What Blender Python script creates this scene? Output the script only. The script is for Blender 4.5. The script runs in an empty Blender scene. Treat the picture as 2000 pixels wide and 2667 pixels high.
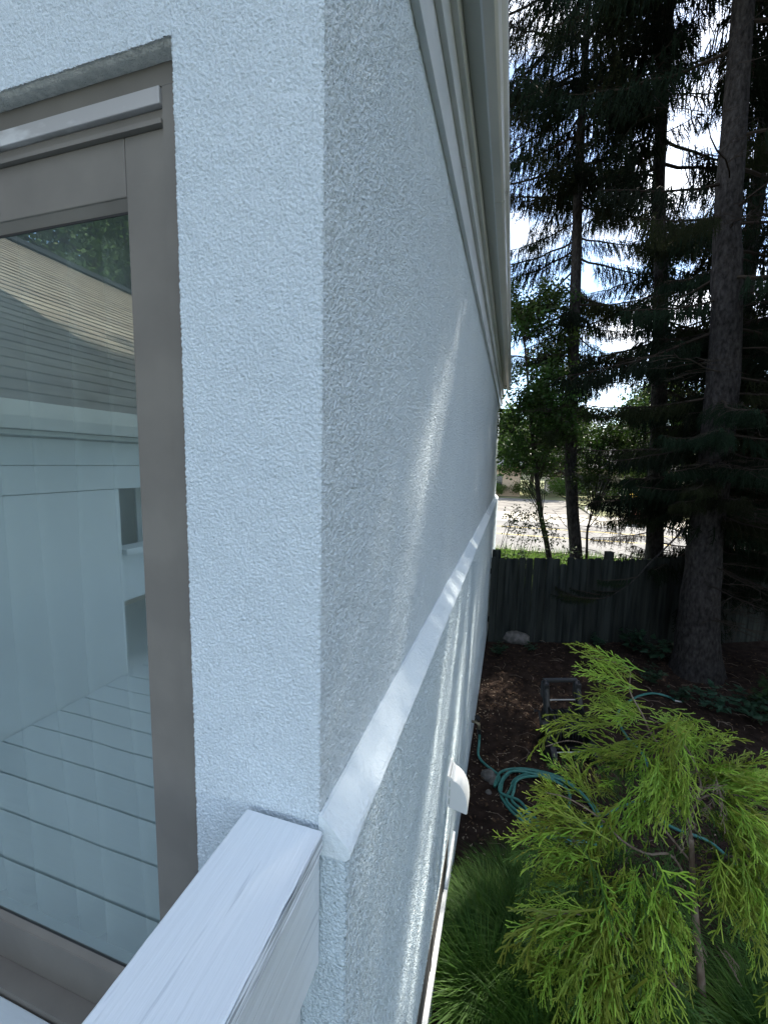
import bpy, math, random
import numpy as np
from mathutils import Vector, Matrix, noise as mnoise

S = bpy.context.scene
COL = S.collection
RAD = math.radians
random.seed(7)
R_ = random.random
def U(a, b): return a + (b - a) * random.random()

# ------------------------------------------------------------------ camera
YAW, PIT, ROL, F = RAD(16.712), RAD(6.833), RAD(1.385), 1091.0
CAM = Vector((0.308, -0.65, 3.05))
fw = Vector((-math.sin(YAW) * math.cos(PIT), math.cos(YAW) * math.cos(PIT), -math.sin(PIT)))
r0 = Vector((math.cos(YAW), math.sin(YAW), 0)); u0 = r0.cross(fw)
rt = r0 * math.cos(ROL) + u0 * math.sin(ROL); up = rt.cross(fw)
cd = bpy.data.cameras.new('camera'); cam = bpy.data.objects.new('camera', cd); COL.objects.link(cam)
cam.matrix_world = Matrix(((rt.x, up.x, -fw.x, CAM.x), (rt.y, up.y, -fw.y, CAM.y), (rt.z, up.z, -fw.z, CAM.z), (0, 0, 0, 1)))
cd.sensor_fit = 'HORIZONTAL'; cd.sensor_width = 36; cd.lens = 36 * F / 2000; cd.clip_start = 0.02; cd.clip_end = 2000
S.camera = cam
def at(px, py, axis, val):
    """point of the place seen at that spot of the survey photo, on the plane axis=val"""
    d = rt * ((px - 1000) / F) + up * (-(py - 1333.5) / F) + fw
    return CAM + d * ((val - CAM[axis]) / d[axis])

# ------------------------------------------------------------------ sky, sun, exposure
SUN = Vector((0.27, 0.66, 0.74)).normalized()
S.view_settings.view_transform = 'Standard'; S.view_settings.look = 'None'
S.view_settings.gamma = 1; S.view_settings.use_curve_mapping = False
S.view_settings.exposure = 1.68
W = bpy.data.worlds.new('World'); S.world = W; W.use_nodes = True
nt = W.node_tree; nt.nodes.clear()
o_ = nt.nodes.new('ShaderNodeOutputWorld'); b_ = nt.nodes.new('ShaderNodeBackground')
sk = nt.nodes.new('ShaderNodeTexSky'); sk.sky_type = 'NISHITA'; sk.sun_disc = False
sk.sun_elevation = math.asin(SUN.z); sk.sun_rotation = math.atan2(SUN.x, SUN.y)
sk.dust_density = 0.15; sk.air_density = 1.0; sk.ozone_density = 1.4
tc = nt.nodes.new('ShaderNodeTexCoord'); mp = nt.nodes.new('ShaderNodeMapping'); mp.inputs['Location'].default_value = (0, .8, .5); mp.inputs['Scale'].default_value = (1, 1, 2.2)
nz = nt.nodes.new('ShaderNodeTexNoise'); nz.inputs['Scale'].default_value = 3.1; nz.inputs['Detail'].default_value = 9; nz.inputs['Roughness'].default_value = .55
rp = nt.nodes.new('ShaderNodeValToRGB'); rp.color_ramp.elements[0].position = .47; rp.color_ramp.elements[1].position = .62
mx = nt.nodes.new('ShaderNodeMix'); mx.data_type = 'RGBA'
mx.inputs[7].default_value = (8.6, 8.9, 9.4, 1)
L = nt.links.new
L(tc.outputs['Generated'], mp.inputs[0]); L(mp.outputs[0], nz.inputs['Vector']); L(nz.outputs[0], rp.inputs[0])
L(rp.outputs[0], mx.inputs[0]); L(sk.outputs[0], mx.inputs[6]); L(mx.outputs[2], b_.inputs[0]); L(b_.outputs[0], o_.inputs[0])
b_.inputs[1].default_value = 0.11
sd = bpy.data.lights.new('sun', 'SUN'); sd.energy = 4.2; sd.angle = RAD(.53); sd.color = (1, .93, .82)
so = bpy.data.objects.new('sun', sd); COL.objects.link(so); so.rotation_euler = SUN.to_track_quat('Z', 'Y').to_euler(); so.location = (10, 20, 30)
S.cycles.use_denoising = True
S.cycles.max_bounces = 8; S.cycles.transparent_max_bounces = 12

# ------------------------------------------------------------------ materials
def mat(name, col, rough=.6, spec=.5, trans=0.0, var=0.0, noise=None, bump=None, col2=None, ramp=(.4, .6), objvar=0.0, stretch=(1, 1, 1), metal=0.0, coat=0.0):
    m = bpy.data.materials.new(name); m.use_nodes = True
    n = m.node_tree.nodes; l = m.node_tree.links.new; p = n['Principled BSDF']
    p.inputs['Base Color'].default_value = (*col, 1); p.inputs['Roughness'].default_value = rough
    p.inputs['Specular IOR Level'].default_value = spec; p.inputs['Metallic'].default_value = metal
    if coat: p.inputs['Coat Weight'].default_value = coat; p.inputs['Coat Roughness'].default_value = .25
    t = n.new('ShaderNodeTexCoord'); mm = n.new('ShaderNodeMapping'); mm.inputs['Scale'].default_value = stretch
    l(t.outputs['Object'], mm.inputs[0])
    src = None
    if noise and col2:
        z = n.new('ShaderNodeTexNoise'); z.inputs['Scale'].default_value = noise; z.inputs['Detail'].default_value = 6
        l(mm.outputs[0], z.inputs['Vector'])
        c = n.new('ShaderNodeValToRGB'); c.color_ramp.elements[0].position, c.color_ramp.elements[1].position = ramp
        c.color_ramp.elements[0].color = (*col, 1); c.color_ramp.elements[1].color = (*col2, 1)
        l(z.outputs[0], c.inputs[0]); l(c.outputs[0], p.inputs['Base Color']); src = c.outputs[0]
    if objvar:
        oi = n.new('ShaderNodeObjectInfo'); h = n.new('ShaderNodeHueSaturation')
        mr = n.new('ShaderNodeMapRange'); mr.inputs[3].default_value = 1 - objvar; mr.inputs[4].default_value = 1 + objvar
        mh = n.new('ShaderNodeMapRange'); mh.inputs[3].default_value = .5 - objvar * .06; mh.inputs[4].default_value = .5 + objvar * .06
        l(oi.outputs['Random'], mr.inputs[0]); l(oi.outputs['Random'], mh.inputs[0]); l(mr.outputs[0], h.inputs['Value']); l(mh.outputs[0], h.inputs['Hue'])
        if src: l(src, h.inputs['Color'])
        else: h.inputs['Color'].default_value = (*col, 1)
        l(h.outputs[0], p.inputs['Base Color']); src = h.outputs[0]
    if bump:
        prev = None
        for (sc, dist, det, kind) in bump:
            if kind == 'v':
                z = n.new('ShaderNodeTexVoronoi'); z.feature = 'SMOOTH_F1'; z.inputs['Scale'].default_value = sc; z.inputs['Smoothness'].default_value = .6; out = z.outputs['Distance']
            else:
                z = n.new('ShaderNodeTexNoise'); z.inputs['Scale'].default_value = sc; z.inputs['Detail'].default_value = det; z.inputs['Roughness'].default_value = .55; out = z.outputs[0]
            l(mm.outputs[0], z.inputs['Vector'])
            bp = n.new('ShaderNodeBump'); bp.inputs['Distance'].default_value = dist; bp.inputs['Strength'].default_value = 1
            l(out, bp.inputs['Height'])
            if prev: l(prev, bp.inputs['Normal'])
            prev = bp.outputs[0]
        l(prev, p.inputs['Normal'])
    if trans:
        tr = n.new('ShaderNodeBsdfTranslucent'); ad = n.new('ShaderNodeMixShader'); ad.inputs[0].default_value = trans
        if src: l(src, tr.inputs[0])
        else: tr.inputs[0].default_value = (*col, 1)
        out = n['Material Output']; l(p.outputs[0], ad.inputs[1]); l(tr.outputs[0], ad.inputs[2]); l(ad.outputs[0], out.inputs[0])
    return m

M = {}
M['stucco'] = mat('white stucco', (.69, .775, .825), .56, .28, noise=2.6, col2=(.645, .73, .785), ramp=(.35, .75), bump=[(210, .004, 2, 'n')])  # white render; the sky's blue cast is mixed into its base colour
M['ledge'] = mat('painted ledge render', (.76, .84, .875), .55, .35, bump=[(85, .0035, 3, 'n'), (240, .0010, 1, 'n')])
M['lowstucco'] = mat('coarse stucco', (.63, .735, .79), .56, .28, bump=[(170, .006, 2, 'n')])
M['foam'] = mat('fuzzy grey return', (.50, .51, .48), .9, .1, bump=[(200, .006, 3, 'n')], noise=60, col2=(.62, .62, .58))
M['trim'] = mat('painted trim', (.62, .66, .68), .4, .5, bump=[(9, .0015, 4, 'n')], noise=4, col2=(.68, .71, .73))
M['soffit'] = mat('soffit vinyl', (.50, .53, .50), .5, .4)
M['gutter'] = mat('gutter aluminium', (.66, .65, .60), .28, .6, noise=2.5, col2=(.58, .58, .54))
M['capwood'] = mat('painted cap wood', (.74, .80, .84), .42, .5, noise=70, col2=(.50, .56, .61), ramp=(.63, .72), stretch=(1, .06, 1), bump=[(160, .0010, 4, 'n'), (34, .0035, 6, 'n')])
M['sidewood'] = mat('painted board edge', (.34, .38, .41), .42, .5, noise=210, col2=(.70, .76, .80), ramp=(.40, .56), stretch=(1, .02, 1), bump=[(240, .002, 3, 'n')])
M['taupe'] = mat('taupe door frame', (.175, .162, .142), .5, .35, noise=5, col2=(.205, .19, .165), bump=[(18, .0008, 4, 'n')])
M['taupelight'] = mat('scuffed drip with painted sky sheen', (.42, .41, .40), .4, .5, noise=22, col2=(.60, .60, .59), ramp=(.55, .66), stretch=(.35, 1, 1))  # frame taupe paled: sky reflection put into the colour, with scuffs on top
M['rubber'] = mat('black rubber', (.02, .02, .02), .6)
M['plastic'] = mat('white plastic', (.74, .76, .76), .55, .4)
M['blackplastic'] = mat('black plastic', (.009, .0095, .0105), .38, .5, noise=30, col2=(.014, .014, .015))
M['greyplastic'] = mat('dark grey plastic', (.017, .018, .019), .45, .5)
M['steel'] = mat('dull steel', (.45, .45, .45), .35, metal=.9)
M['brass'] = mat('weathered brass', (.30, .26, .18), .45, metal=.7)
M['hose'] = mat('green hose', (.035, .17, .145), .42, .5, noise=40, col2=(.055, .21, .18))
M['soil'] = mat('soil', (.022, .014, .011), .95, .1, noise=9, col2=(.052, .035, .027), ramp=(.35, .7), bump=[(45, .02, 6, 'n'), (260, .005, 3, 'n')])
M['duff'] = mat('ground', (.022, .026, .014), .95, .1, noise=1.5, col2=(.06, .07, .035), bump=[(20, .02, 5, 'n')])
M['verge'] = mat('verge grass', (.07, .12, .03), .9, .1, noise=2.2, col2=(.13, .17, .055), bump=[(30, .03, 5, 'n')])
M['lawn'] = mat('lawn', (.17, .18, .09), .9, .1, noise=.6, col2=(.22, .22, .12), bump=[(20, .03, 5, 'n')])
M['asphalt'] = mat('asphalt', (.16, .155, .145), .9, .2, noise=.5, col2=(.21, .20, .185), bump=[(90, .006, 3, 'n')])
M['oldasphalt'] = mat('old asphalt', (.15, .14, .125), .9, .2, noise=.8, col2=(.22, .205, .18), bump=[(60, .006, 3, 'n')])
M['concrete'] = mat('concrete', (.36, .33, .27), .9, .2, noise=1.2, col2=(.42, .39, .33))
M['yellow'] = mat('yellow road paint', (.55, .40, .06), .7); M['whitepaint'] = mat('white road paint', (.7, .7, .66), .7)
M['crack'] = mat('tar seal', (.04, .04, .04), .8)
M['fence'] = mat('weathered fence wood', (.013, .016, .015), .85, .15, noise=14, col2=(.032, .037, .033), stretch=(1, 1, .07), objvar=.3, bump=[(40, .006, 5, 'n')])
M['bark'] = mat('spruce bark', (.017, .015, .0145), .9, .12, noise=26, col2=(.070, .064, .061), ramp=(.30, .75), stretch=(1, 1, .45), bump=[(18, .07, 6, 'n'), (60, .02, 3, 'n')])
M['bark2'] = mat('dark bark', (.022, .018, .015), .9, .15, noise=20, col2=(.045, .038, .032), stretch=(1, 1, .4), bump=[(35, .02, 4, 'n')])
M['twig'] = mat('dry twig', (.035, .028, .022), .9, .1, objvar=.2)
M['spruce'] = mat('spruce needles', (.010, .018, .009), .8, .1, trans=.25, objvar=.45)
M['spruce2'] = mat('older spruce needles', (.020, .025, .010), .8, .1, trans=.3, objvar=.4)
M['leaf'] = mat('broad leaf', (.035, .07, .012), .55, .3, trans=.4, objvar=.35)
M['leaflit'] = mat('light broad leaf', (.075, .12, .022), .55, .3, trans=.45, objvar=.3)
M['weed'] = mat('weed leaf', (.022, .055, .028), .5, .4, trans=.25, objvar=.3)
M['cedar'] = mat('cypress thread', (.17, .29, .035), .5, .35, trans=.3, noise=3.5, col2=(.42, .53, .07), ramp=(.35, .65), objvar=.42)
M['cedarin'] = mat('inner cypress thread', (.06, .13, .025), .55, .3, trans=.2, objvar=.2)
M['cedarbark'] = mat('cypress bark', (.16, .115, .085), .85, .15, noise=40, col2=(.24, .19, .15), stretch=(1, 1, .3), bump=[(90, .003, 4, 'n')])
M['grassblade'] = mat('grass blade', (.035, .095, .014), .55, .25, trans=.3, noise=5, col2=(.08, .17, .022))
M['arbor'] = mat('arborvitae', (.022, .055, .014), .6, .3, trans=.2, objvar=.3)
M['rock'] = mat('stone', (.09, .086, .078), .85, .2, noise=12, col2=(.16, .15, .14), bump=[(25, .01, 5, 'n')])
M['chip'] = mat('pale wood chip', (.30, .24, .17), .85, .15); M['litter'] = mat('dry leaf', (.09, .055, .032), .85, .15)
M['shingle'] = mat('asphalt shingle', (.15, .122, .098), .95, .1, noise=14, col2=(.22, .185, .15), stretch=(1, .35, 1), objvar=.12)
M['siding'] = mat('pale siding', (.64, .69, .72), .5, .4); M['deckboard'] = mat('painted deck', (.60, .66, .69), .42, .5, stretch=(.05, 1, 1), bump=[(50, .002, 4, 'n')], objvar=.04)
M['roofgrey'] = mat('grey roof', (.24, .23, .23), .9, .1, noise=3, col2=(.30, .29, .28)); M['tanwall'] = mat('tan wall', (.50, .38, .27), .8, .2)
M['beigewall'] = mat('beige wall', (.38, .34, .29), .8, .2); M['darkglass'] = mat('dark window glass', (.02, .024, .028), .08, .6)
M['brick'] = mat('red brown brick', (.17, .08, .055), .9, .1, objvar=.25); M['flower'] = mat('yellow flower', (.6, .42, .04), .7)
M['curtain'] = mat('sheer curtain', (.82, .83, .80), .9, .1, trans=.4); M['screen'] = mat('window screen', (.055, .054, .052), .8, .15, noise=3, col2=(.085, .083, .08)); M['room'] = mat('room plaster', (.30, .31, .30), .9, .1); M['roomfloor'] = mat('room floor', (.20, .15, .11), .6)
g = bpy.data.materials.new('door glass'); g.use_nodes = True; n = g.node_tree.nodes; l = g.node_tree.links.new; n.remove(n['Principled BSDF'])
gl = n.new('ShaderNodeBsdfGlossy'); gl.inputs['Roughness'].default_value = 0.0; gl.inputs['Color'].default_value = (.84, .97, .95, 1)
tr = n.new('ShaderNodeBsdfTransparent'); tr.inputs[0].default_value = (.78, .86, .84, 1)
fr = n.new('ShaderNodeFresnel'); fr.inputs[0].default_value = 1.9; ms = n.new('ShaderNodeMixShader')
ma = n.new('ShaderNodeMath'); ma.operation = 'MULTIPLY_ADD'; ma.inputs[1].default_value = .9; ma.inputs[2].default_value = .31; ma.use_clamp = True
l(fr.outputs[0], ma.inputs[0]); l(ma.outputs[0], ms.inputs[0]); l(tr.outputs[0], ms.inputs[1]); l(gl.outputs[0], ms.inputs[2]); df = n.new('ShaderNodeBsdfDiffuse'); df.inputs[0].default_value = (.55, .68, .68, 1); mh_ = n.new('ShaderNodeMixShader')
zz = n.new('ShaderNodeTexNoise'); zz.inputs['Scale'].default_value = 3.0; zz.inputs['Detail'].default_value = 4; tcg = n.new('ShaderNodeTexCoord'); l(tcg.outputs['Object'], zz.inputs['Vector'])
mrg = n.new('ShaderNodeMapRange'); mrg.inputs[1].default_value = .35; mrg.inputs[2].default_value = .7; mrg.inputs[3].default_value = .05; mrg.inputs[4].default_value = .13; l(zz.outputs[0], mrg.inputs[0]); l(mrg.outputs[0], mh_.inputs[0])
bz = n.new('ShaderNodeTexNoise'); bz.inputs['Scale'].default_value = 2.2; l(tcg.outputs['Object'], bz.inputs['Vector']); bb = n.new('ShaderNodeBump'); bb.inputs['Distance'].default_value = .0006; l(bz.outputs[0], bb.inputs['Height']); l(bb.outputs[0], gl.inputs['Normal'])
l(ms.outputs[0], mh_.inputs[1]); l(df.outputs[0], mh_.inputs[2]); l(mh_.outputs[0], n['Material Output'].inputs[0])
M['glass'] = g

# ------------------------------------------------------------------ mesh helpers
class MB:
    def __init__(s): s.v = []; s.f = []
    def quad(s, a, b, c, d):
        i = len(s.v); s.v += [tuple(a), tuple(b), tuple(c), tuple(d)]; s.f.append((i, i + 1, i + 2, i + 3)); return s
    def box(s, x0, x1, y0, y1, z0, z1, mtx=None):
        i = len(s.v)
        p = [(x, y, z) for x in (x0, x1) for y in (y0, y1) for z in (z0, z1)]
        if mtx: p = [tuple(mtx @ Vector(q)) for q in p]
        s.v += p
        s.f += [tuple(i + k for k in q) for q in ((0, 1, 3, 2), (4, 6, 7, 5), (0, 4, 5, 1), (2, 3, 7, 6), (0, 2, 6, 4), (1, 5, 7, 3))]
        return s
    def tube(s, pts, rad, n=6, cap=True):
        pts = [Vector(p) for p in pts]; i0 = len(s.v); m = len(pts)
        if not hasattr(rad, '__len__'): rad = [rad] * m
        ref = None
        for k, p in enumerate(pts):
            t = (pts[min(k + 1, m - 1)] - pts[max(k - 1, 0)])
            if t.length < 1e-9: t = Vector((0, 0, 1))
            t.normalize()
            if ref is None: ref = t.orthogonal().normalized()
            a = (ref - t * ref.dot(t))
            a = a.normalized() if a.length > 1e-6 else t.orthogonal().normalized()
            ref = a; b = t.cross(a)
            for j in range(n):
                q = 2 * math.pi * j / n; s.v.append(tuple(p + (a * math.cos(q) + b * math.sin(q)) * rad[k]))
        for k in range(m - 1):
            for j in range(n):
                a0 = i0 + k * n + j; a1 = i0 + k * n + (j + 1) % n; s.f.append((a0, a1, a1 + n, a0 + n))
        if cap:
            s.f.append(tuple(i0 + j for j in reversed(range(n)))); s.f.append(tuple(i0 + (m - 1) * n + j for j in range(n)))
        return s
    def prism(s, prof, axis, a, b, caps=True):
        i = len(s.v); k = len(prof)
        for t in (a, b):
            for (p, q) in prof:
                s.v.append({'y': (p, t, q), 'x': (t, p, q), 'z': (p, q, t)}[axis])
        for j in range(k): s.f.append((i + j, i + (j + 1) % k, i + k + (j + 1) % k, i + k + j))
        if caps: s.f.append(tuple(i + j for j in range(k))); s.f.append(tuple(i + k + j for j in reversed(range(k))))
        return s
    def add(s, o, mtx):
        i = len(s.v); s.v += [tuple(mtx @ Vector(q)) for q in o.v]; s.f += [tuple(i + k for k in f) for f in o.f]; return s
    def mesh(s, name, m, smooth=False):
        me = bpy.data.meshes.new(name); me.from_pydata(s.v, [], s.f); me.materials.append(m if not isinstance(m, str) else M[m])
        if smooth: me.polygons.foreach_set('use_smooth', [True] * len(me.polygons))
        me.validate(); me.update(); return me
    def obj(s, name, m, parent=None, smooth=False, bevel=0):
        if bevel or smooth:
            import bmesh
            me = s.mesh(name, m, smooth); bm = bmesh.new(); bm.from_mesh(me); bmesh.ops.recalc_face_normals(bm, faces=bm.faces)
            if bevel:
                es = [e for e in bm.edges if len(e.link_faces) == 2 and e.calc_face_angle(0) > .5]
                bmesh.ops.bevel(bm, geom=es, offset=bevel, segments=2, affect='EDGES', profile=.5)
            bm.to_mesh(me); bm.free()
        else: me = s.mesh(name, m)
        return link(name, me, parent)
def link(name, me, parent=None, loc=None, mtx=None):
    o = bpy.data.objects.new(name, me); COL.objects.link(o)
    if mtx is not None: o.matrix_local = mtx
    if loc is not None: o.location = loc
    if parent:
        o.parent = parent
        if mtx is None and loc is None:
            b = parent
            off = Vector((0, 0, 0))
            while b: off += b.location; b = b.parent
            o.location = -off
    return o
def tag(o, label=None, cat=None, group=None, kind=None):
    if label: o['label'] = label
    if cat: o['category'] = cat
    if group: o['group'] = group
    if kind: o['kind'] = kind
    return o
def thing(name, label, cat, loc=(0, 0, 0), group=None):
    o = bpy.data.objects.new(name, None); COL.objects.link(o); o.location = loc; o.empty_display_size = .2
    return tag(o, label, cat, group)
def curve_pts(pts, n):
    """Catmull-Rom through pts"""
    P = [Vector(p) for p in pts]; P = [P[0] * 2 - P[1]] + P + [P[-1] * 2 - P[-2]]; out = []
    seg = len(P) - 3
    for i in range(n + 1):
        t = i / n * seg; k = min(int(t), seg - 1); t -= k; a, b, c, d = P[k:k + 4]
        out.append(.5 * ((2 * b) + (c - a) * t + (2 * a - 5 * b + 4 * c - d) * t * t + (3 * b - a - 3 * c + d) * t ** 3))
    return out

# ------------------------------------------------------------------ ground, road
def sheet(name, x0, x1, y0, y1, z, m, kind='structure'):
    return tag(MB().quad((x0, y0, z), (x1, y0, z), (x1, y1, z), (x0, y1, z)).obj(name, m), kind=kind)
sheet('ground', -400, 400, -400, 700, -.03, 'duff')
nx, ny = 170, 200; vs = []; fs = []
for j in range(ny + 1):
    for i in range(nx + 1):
        x = -.3 + 9 * (i / nx) ** 1.25; y = -.4 + 8.9 * j / ny
        h = .012 + .05 * mnoise.noise(Vector((x * .9, y * .9, 0))) + .018 * mnoise.noise(Vector((x * 5, y * 5, 3))) + .008 * mnoise.noise(Vector((x * 19, y * 19, 7)))
        vs.append((x, y, max(h * (0.5 if x < .4 else 1), -.02)))
for j in range(ny):
    for i in range(nx):
        a = j * (nx + 1) + i; fs.append((a, a + 1, a + nx + 2, a + nx + 1))
mb = MB(); mb.v = vs; mb.f = fs; tag(mb.obj('soil_yard', 'soil', smooth=True), kind='structure')
def soil_z(x, y): return .012 + .05 * mnoise.noise(Vector((x * .9, y * .9, 0)))
sheet('grass_verge', -40, 60, 8.3, 14.7, -.012, 'verge')
sheet('road', -60, 90, 14.8, 23.6, -.008, 'asphalt')
sheet('concrete_shoulder', -60, 90, 23.6, 28.0, -.004, 'concrete')
sheet('driveway', -12, 5.2, 28.0, 39.5, -.0, 'oldasphalt')
sheet('lawn', 5.4, 60, 28.1, 90, .008, 'lawn'); sheet('far_lawn', -60, 5.2, 39.6, 90, .006, 'lawn')
tag(MB().box(-60, 90, 14.7, 14.82, -.03, .06).obj('kerb', 'concrete'), kind='structure')
mb = MB()
pts = [(5.2, 28.2), (5.3, 31), (5.8, 34), (7, 36.5), (9, 38)]
for a, b in zip(pts, pts[1:]): mb.quad((*a, .10), (a[0] + .2, a[1], .10), (b[0] + .2, b[1], .10), (*b, .10)); mb.quad((*a, -.01), (*a, .1), (*b, .1), (*b, -.01))
tag(mb.obj('driveway_kerb', 'concrete'), kind='structure')
for y, w, m, nm in ((18.45, .12, 'yellow', 'lane_line'), (20.9, .12, 'yellow', 'lane_line'), (23.3, .12, 'whitepaint', 'edge_line')):
    sheet(nm, -60, 90, y, y + w, -.003, m)
mb = MB(); random.seed(3)
for k in range(14):
    x, y = U(-3, 4.5), U(29, 38); a = U(-.5, .5)
    for q in range(7):
        x2, y2 = x + U(.3, .7), y + a + U(-.5, .5); mb.quad((x, y, .004), (x, y + .07, .004), (x2, y2 + .07, .004), (x2, y2, .004)); x, y = x2, y2
tag(mb.obj('asphalt_cracks', 'crack'), kind='structure')

# ------------------------------------------------------------------ the house
house = thing('house', 'white stucco house corner with taupe glass door, long side wall, sloped ledge and gutter', 'house', (0, 0, 0))
END = 8.9
rng = np.random.default_rng(5)
def relief_tile(lo, hi, n=1024, px=.00125):
    """seamless random relief whose bumps measure between lo and hi metres"""
    f = np.fft.fftfreq(n, px); fx, fy = np.meshgrid(f, f); k = np.hypot(fx, fy); h = np.fft.fft2(rng.standard_normal((n, n)))
    h *= np.exp(-(k * lo * .5) ** 2) * (1 - np.exp(-(k * hi) ** 2)); h = np.fft.ifft2(h).real; h /= h.std()
    return np.tanh(h * .9)
TILE = relief_tile(.0058, .013); TILE2 = relief_tile(.0085, .019); TBIG = relief_tile(.08, .4, 512, .01)
def sample(T, u, v, px=.00125):
    n = T.shape[0]; u = (u / px) % n; v = (v / px) % n; a = np.floor(u).astype(int); b = np.floor(v).astype(int); fu = u - a; fv = v - b; a %= n; b %= n; a2 = (a + 1) % n; b2 = (b + 1) % n
    return T[a, b] * (1 - fu) * (1 - fv) + T[a2, b] * fu * (1 - fv) + T[a, b2] * (1 - fu) * fv + T[a2, b2] * fu * fv
def rendered_wall(name, us, zs, fn, T, amp, m, lap=.0):
    """a rendered wall face as real relief; fn(u, z, h) -> x, y, z arrays"""
    Ug, Zg = np.meshgrid(us, zs); h = sample(T, Ug, Zg) * amp + sample(TBIG, Ug, Zg, .01) * .0007
    x, y, z = fn(Ug, Zg, h); co = np.stack([x, y, z], -1).reshape(-1, 3).astype(np.float32); nu, nz2 = len(us), len(zs)
    idx = np.arange(nu * nz2).reshape(nz2, nu); q = np.stack([idx[:-1, :-1], idx[:-1, 1:], idx[1:, 1:], idx[1:, :-1]], -1).reshape(-1, 4).astype(np.int32)
    me = bpy.data.meshes.new(name); me.vertices.add(len(co)); me.vertices.foreach_set('co', co.ravel()); me.loops.add(q.size); me.loops.foreach_set('vertex_index', q.ravel())
    me.polygons.add(len(q)); me.polygons.foreach_set('loop_start', np.arange(0, q.size, 4, dtype=np.int32)); me.polygons.foreach_set('loop_total', np.full(len(q), 4, dtype=np.int32))
    me.polygons.foreach_set('use_smooth', np.ones(len(q), dtype=bool)); me.update(calc_edges=True); me.materials.append(M[m]); return link(name, me, house)
def graded(a, b, step, k):
    out = [a]
    while out[-1] < b: out.append(out[-1] + step * (1 + k * (out[-1] - a)))
    out[-1] = b; return np.array(out)
DX, DZ = -.281, 3.753      # right edge and head of the door opening
us = np.arange(DX, .0001, .0021); us[-1] = 0
def ff(u, z, h):   # rounded arris at the corner, ragged edge at the door
    e = np.clip((u + .006) / .006, 0, 1); x = u + (u > -.0005) * (h * .8) + (u <= DX + .0001) * (z < 3.753) * (h * .9 + .0004); return x, -h + e * e * .0022 + (u <= DX + .0001) * (z < 3.753) * .004, z
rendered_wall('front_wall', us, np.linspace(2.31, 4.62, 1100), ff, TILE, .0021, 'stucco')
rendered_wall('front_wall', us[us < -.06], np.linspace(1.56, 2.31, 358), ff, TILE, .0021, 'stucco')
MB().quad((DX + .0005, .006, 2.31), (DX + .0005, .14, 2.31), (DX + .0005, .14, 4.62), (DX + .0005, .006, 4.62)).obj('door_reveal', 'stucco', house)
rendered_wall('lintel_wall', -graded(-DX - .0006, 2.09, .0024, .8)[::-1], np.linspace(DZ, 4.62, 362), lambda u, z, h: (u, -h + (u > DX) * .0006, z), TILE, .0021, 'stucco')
# fuzzy lintel return, uneven lower edge
mb = MB(); N = 240
for k in range(N + 1):
    x = -1.95 + (1.95 + DX - .002) * k / N; w = .0012 * mnoise.noise(Vector((x * 90, 0, 0))) + .0015 * mnoise.noise(Vector((x * 14, 4, 0)))
    mb.v += [(x, .0005 + w * .3, DZ + .003 + w), (x, .010, DZ - .006 + w), (x, .046, DZ - .004 + w * .4)]
for k in range(N):
    i = k * 3; mb.f += [(i, i + 3, i + 4, i + 1), (i + 1, i + 4, i + 5, i + 2)]
mb.obj('lintel_return', 'foam', house, smooth=True)
# side wall (upper) : faces +X
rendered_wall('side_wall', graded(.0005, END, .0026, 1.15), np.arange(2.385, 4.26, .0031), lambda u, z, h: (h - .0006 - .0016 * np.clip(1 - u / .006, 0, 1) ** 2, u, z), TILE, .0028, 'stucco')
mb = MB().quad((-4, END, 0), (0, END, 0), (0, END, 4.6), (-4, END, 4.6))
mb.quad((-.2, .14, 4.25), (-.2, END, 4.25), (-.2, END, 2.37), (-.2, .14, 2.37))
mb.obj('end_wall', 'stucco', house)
LX = .056
WY0, WY1, WZ0, WZ1 = .30, 1.80, .455, .690
mb = MB()
mb.quad((LX, 0, 0 - .05), (LX, END, -.05), (LX, END, WZ0), (LX, 0, WZ0)); rendered_wall('lower_side_wall', graded(.0005, END, .0034, 1.3), np.arange(WZ1, 2.318, .0042), lambda u, z, h: (LX + h - .0008, u, z), TILE2, .0034, 'lowstucco')
mb.quad((LX, WY1, WZ0), (LX, END, WZ0), (LX, END, WZ1), (LX, WY1, WZ1)); mb.quad((LX, 0, WZ0), (LX, WY0, WZ0), (LX, WY0, WZ1), (LX, 0, WZ1))
mb.quad((LX, WY0, WZ1), (LX - .09, WY0, WZ1), (LX - .09, WY1, WZ1), (LX, WY1, WZ1)); mb.quad((LX, WY1, WZ0), (LX - .09, WY1, WZ0), (LX - .09, WY1, WZ1), (LX, WY1, WZ1))
mb.quad((LX, END, 0), (-.1, END + .01, 0), (-.1, END + .01, 2.32), (LX, END, 2.32))
mb.obj('foundation_wall', 'lowstucco', house)
rendered_wall('lower_front_wall', graded(0, LX + .063, .0026, .0) * -1 + LX, np.arange(.9, 2.312, .0030), lambda u, z, h: (u + (u > LX - .0005) * h * .8, -h + np.clip((u - LX + .008) / .008, 0, 1) ** 2 * .003, z), TILE2, .0020, 'lowstucco')
MB().quad((-2.09, .002, -.05), (LX - .001, .002, -.05), (LX - .001, .002, 1.56), (-2.09, .002, 1.56)).obj('lower_front_wall', 'lowstucco', house)
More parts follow.
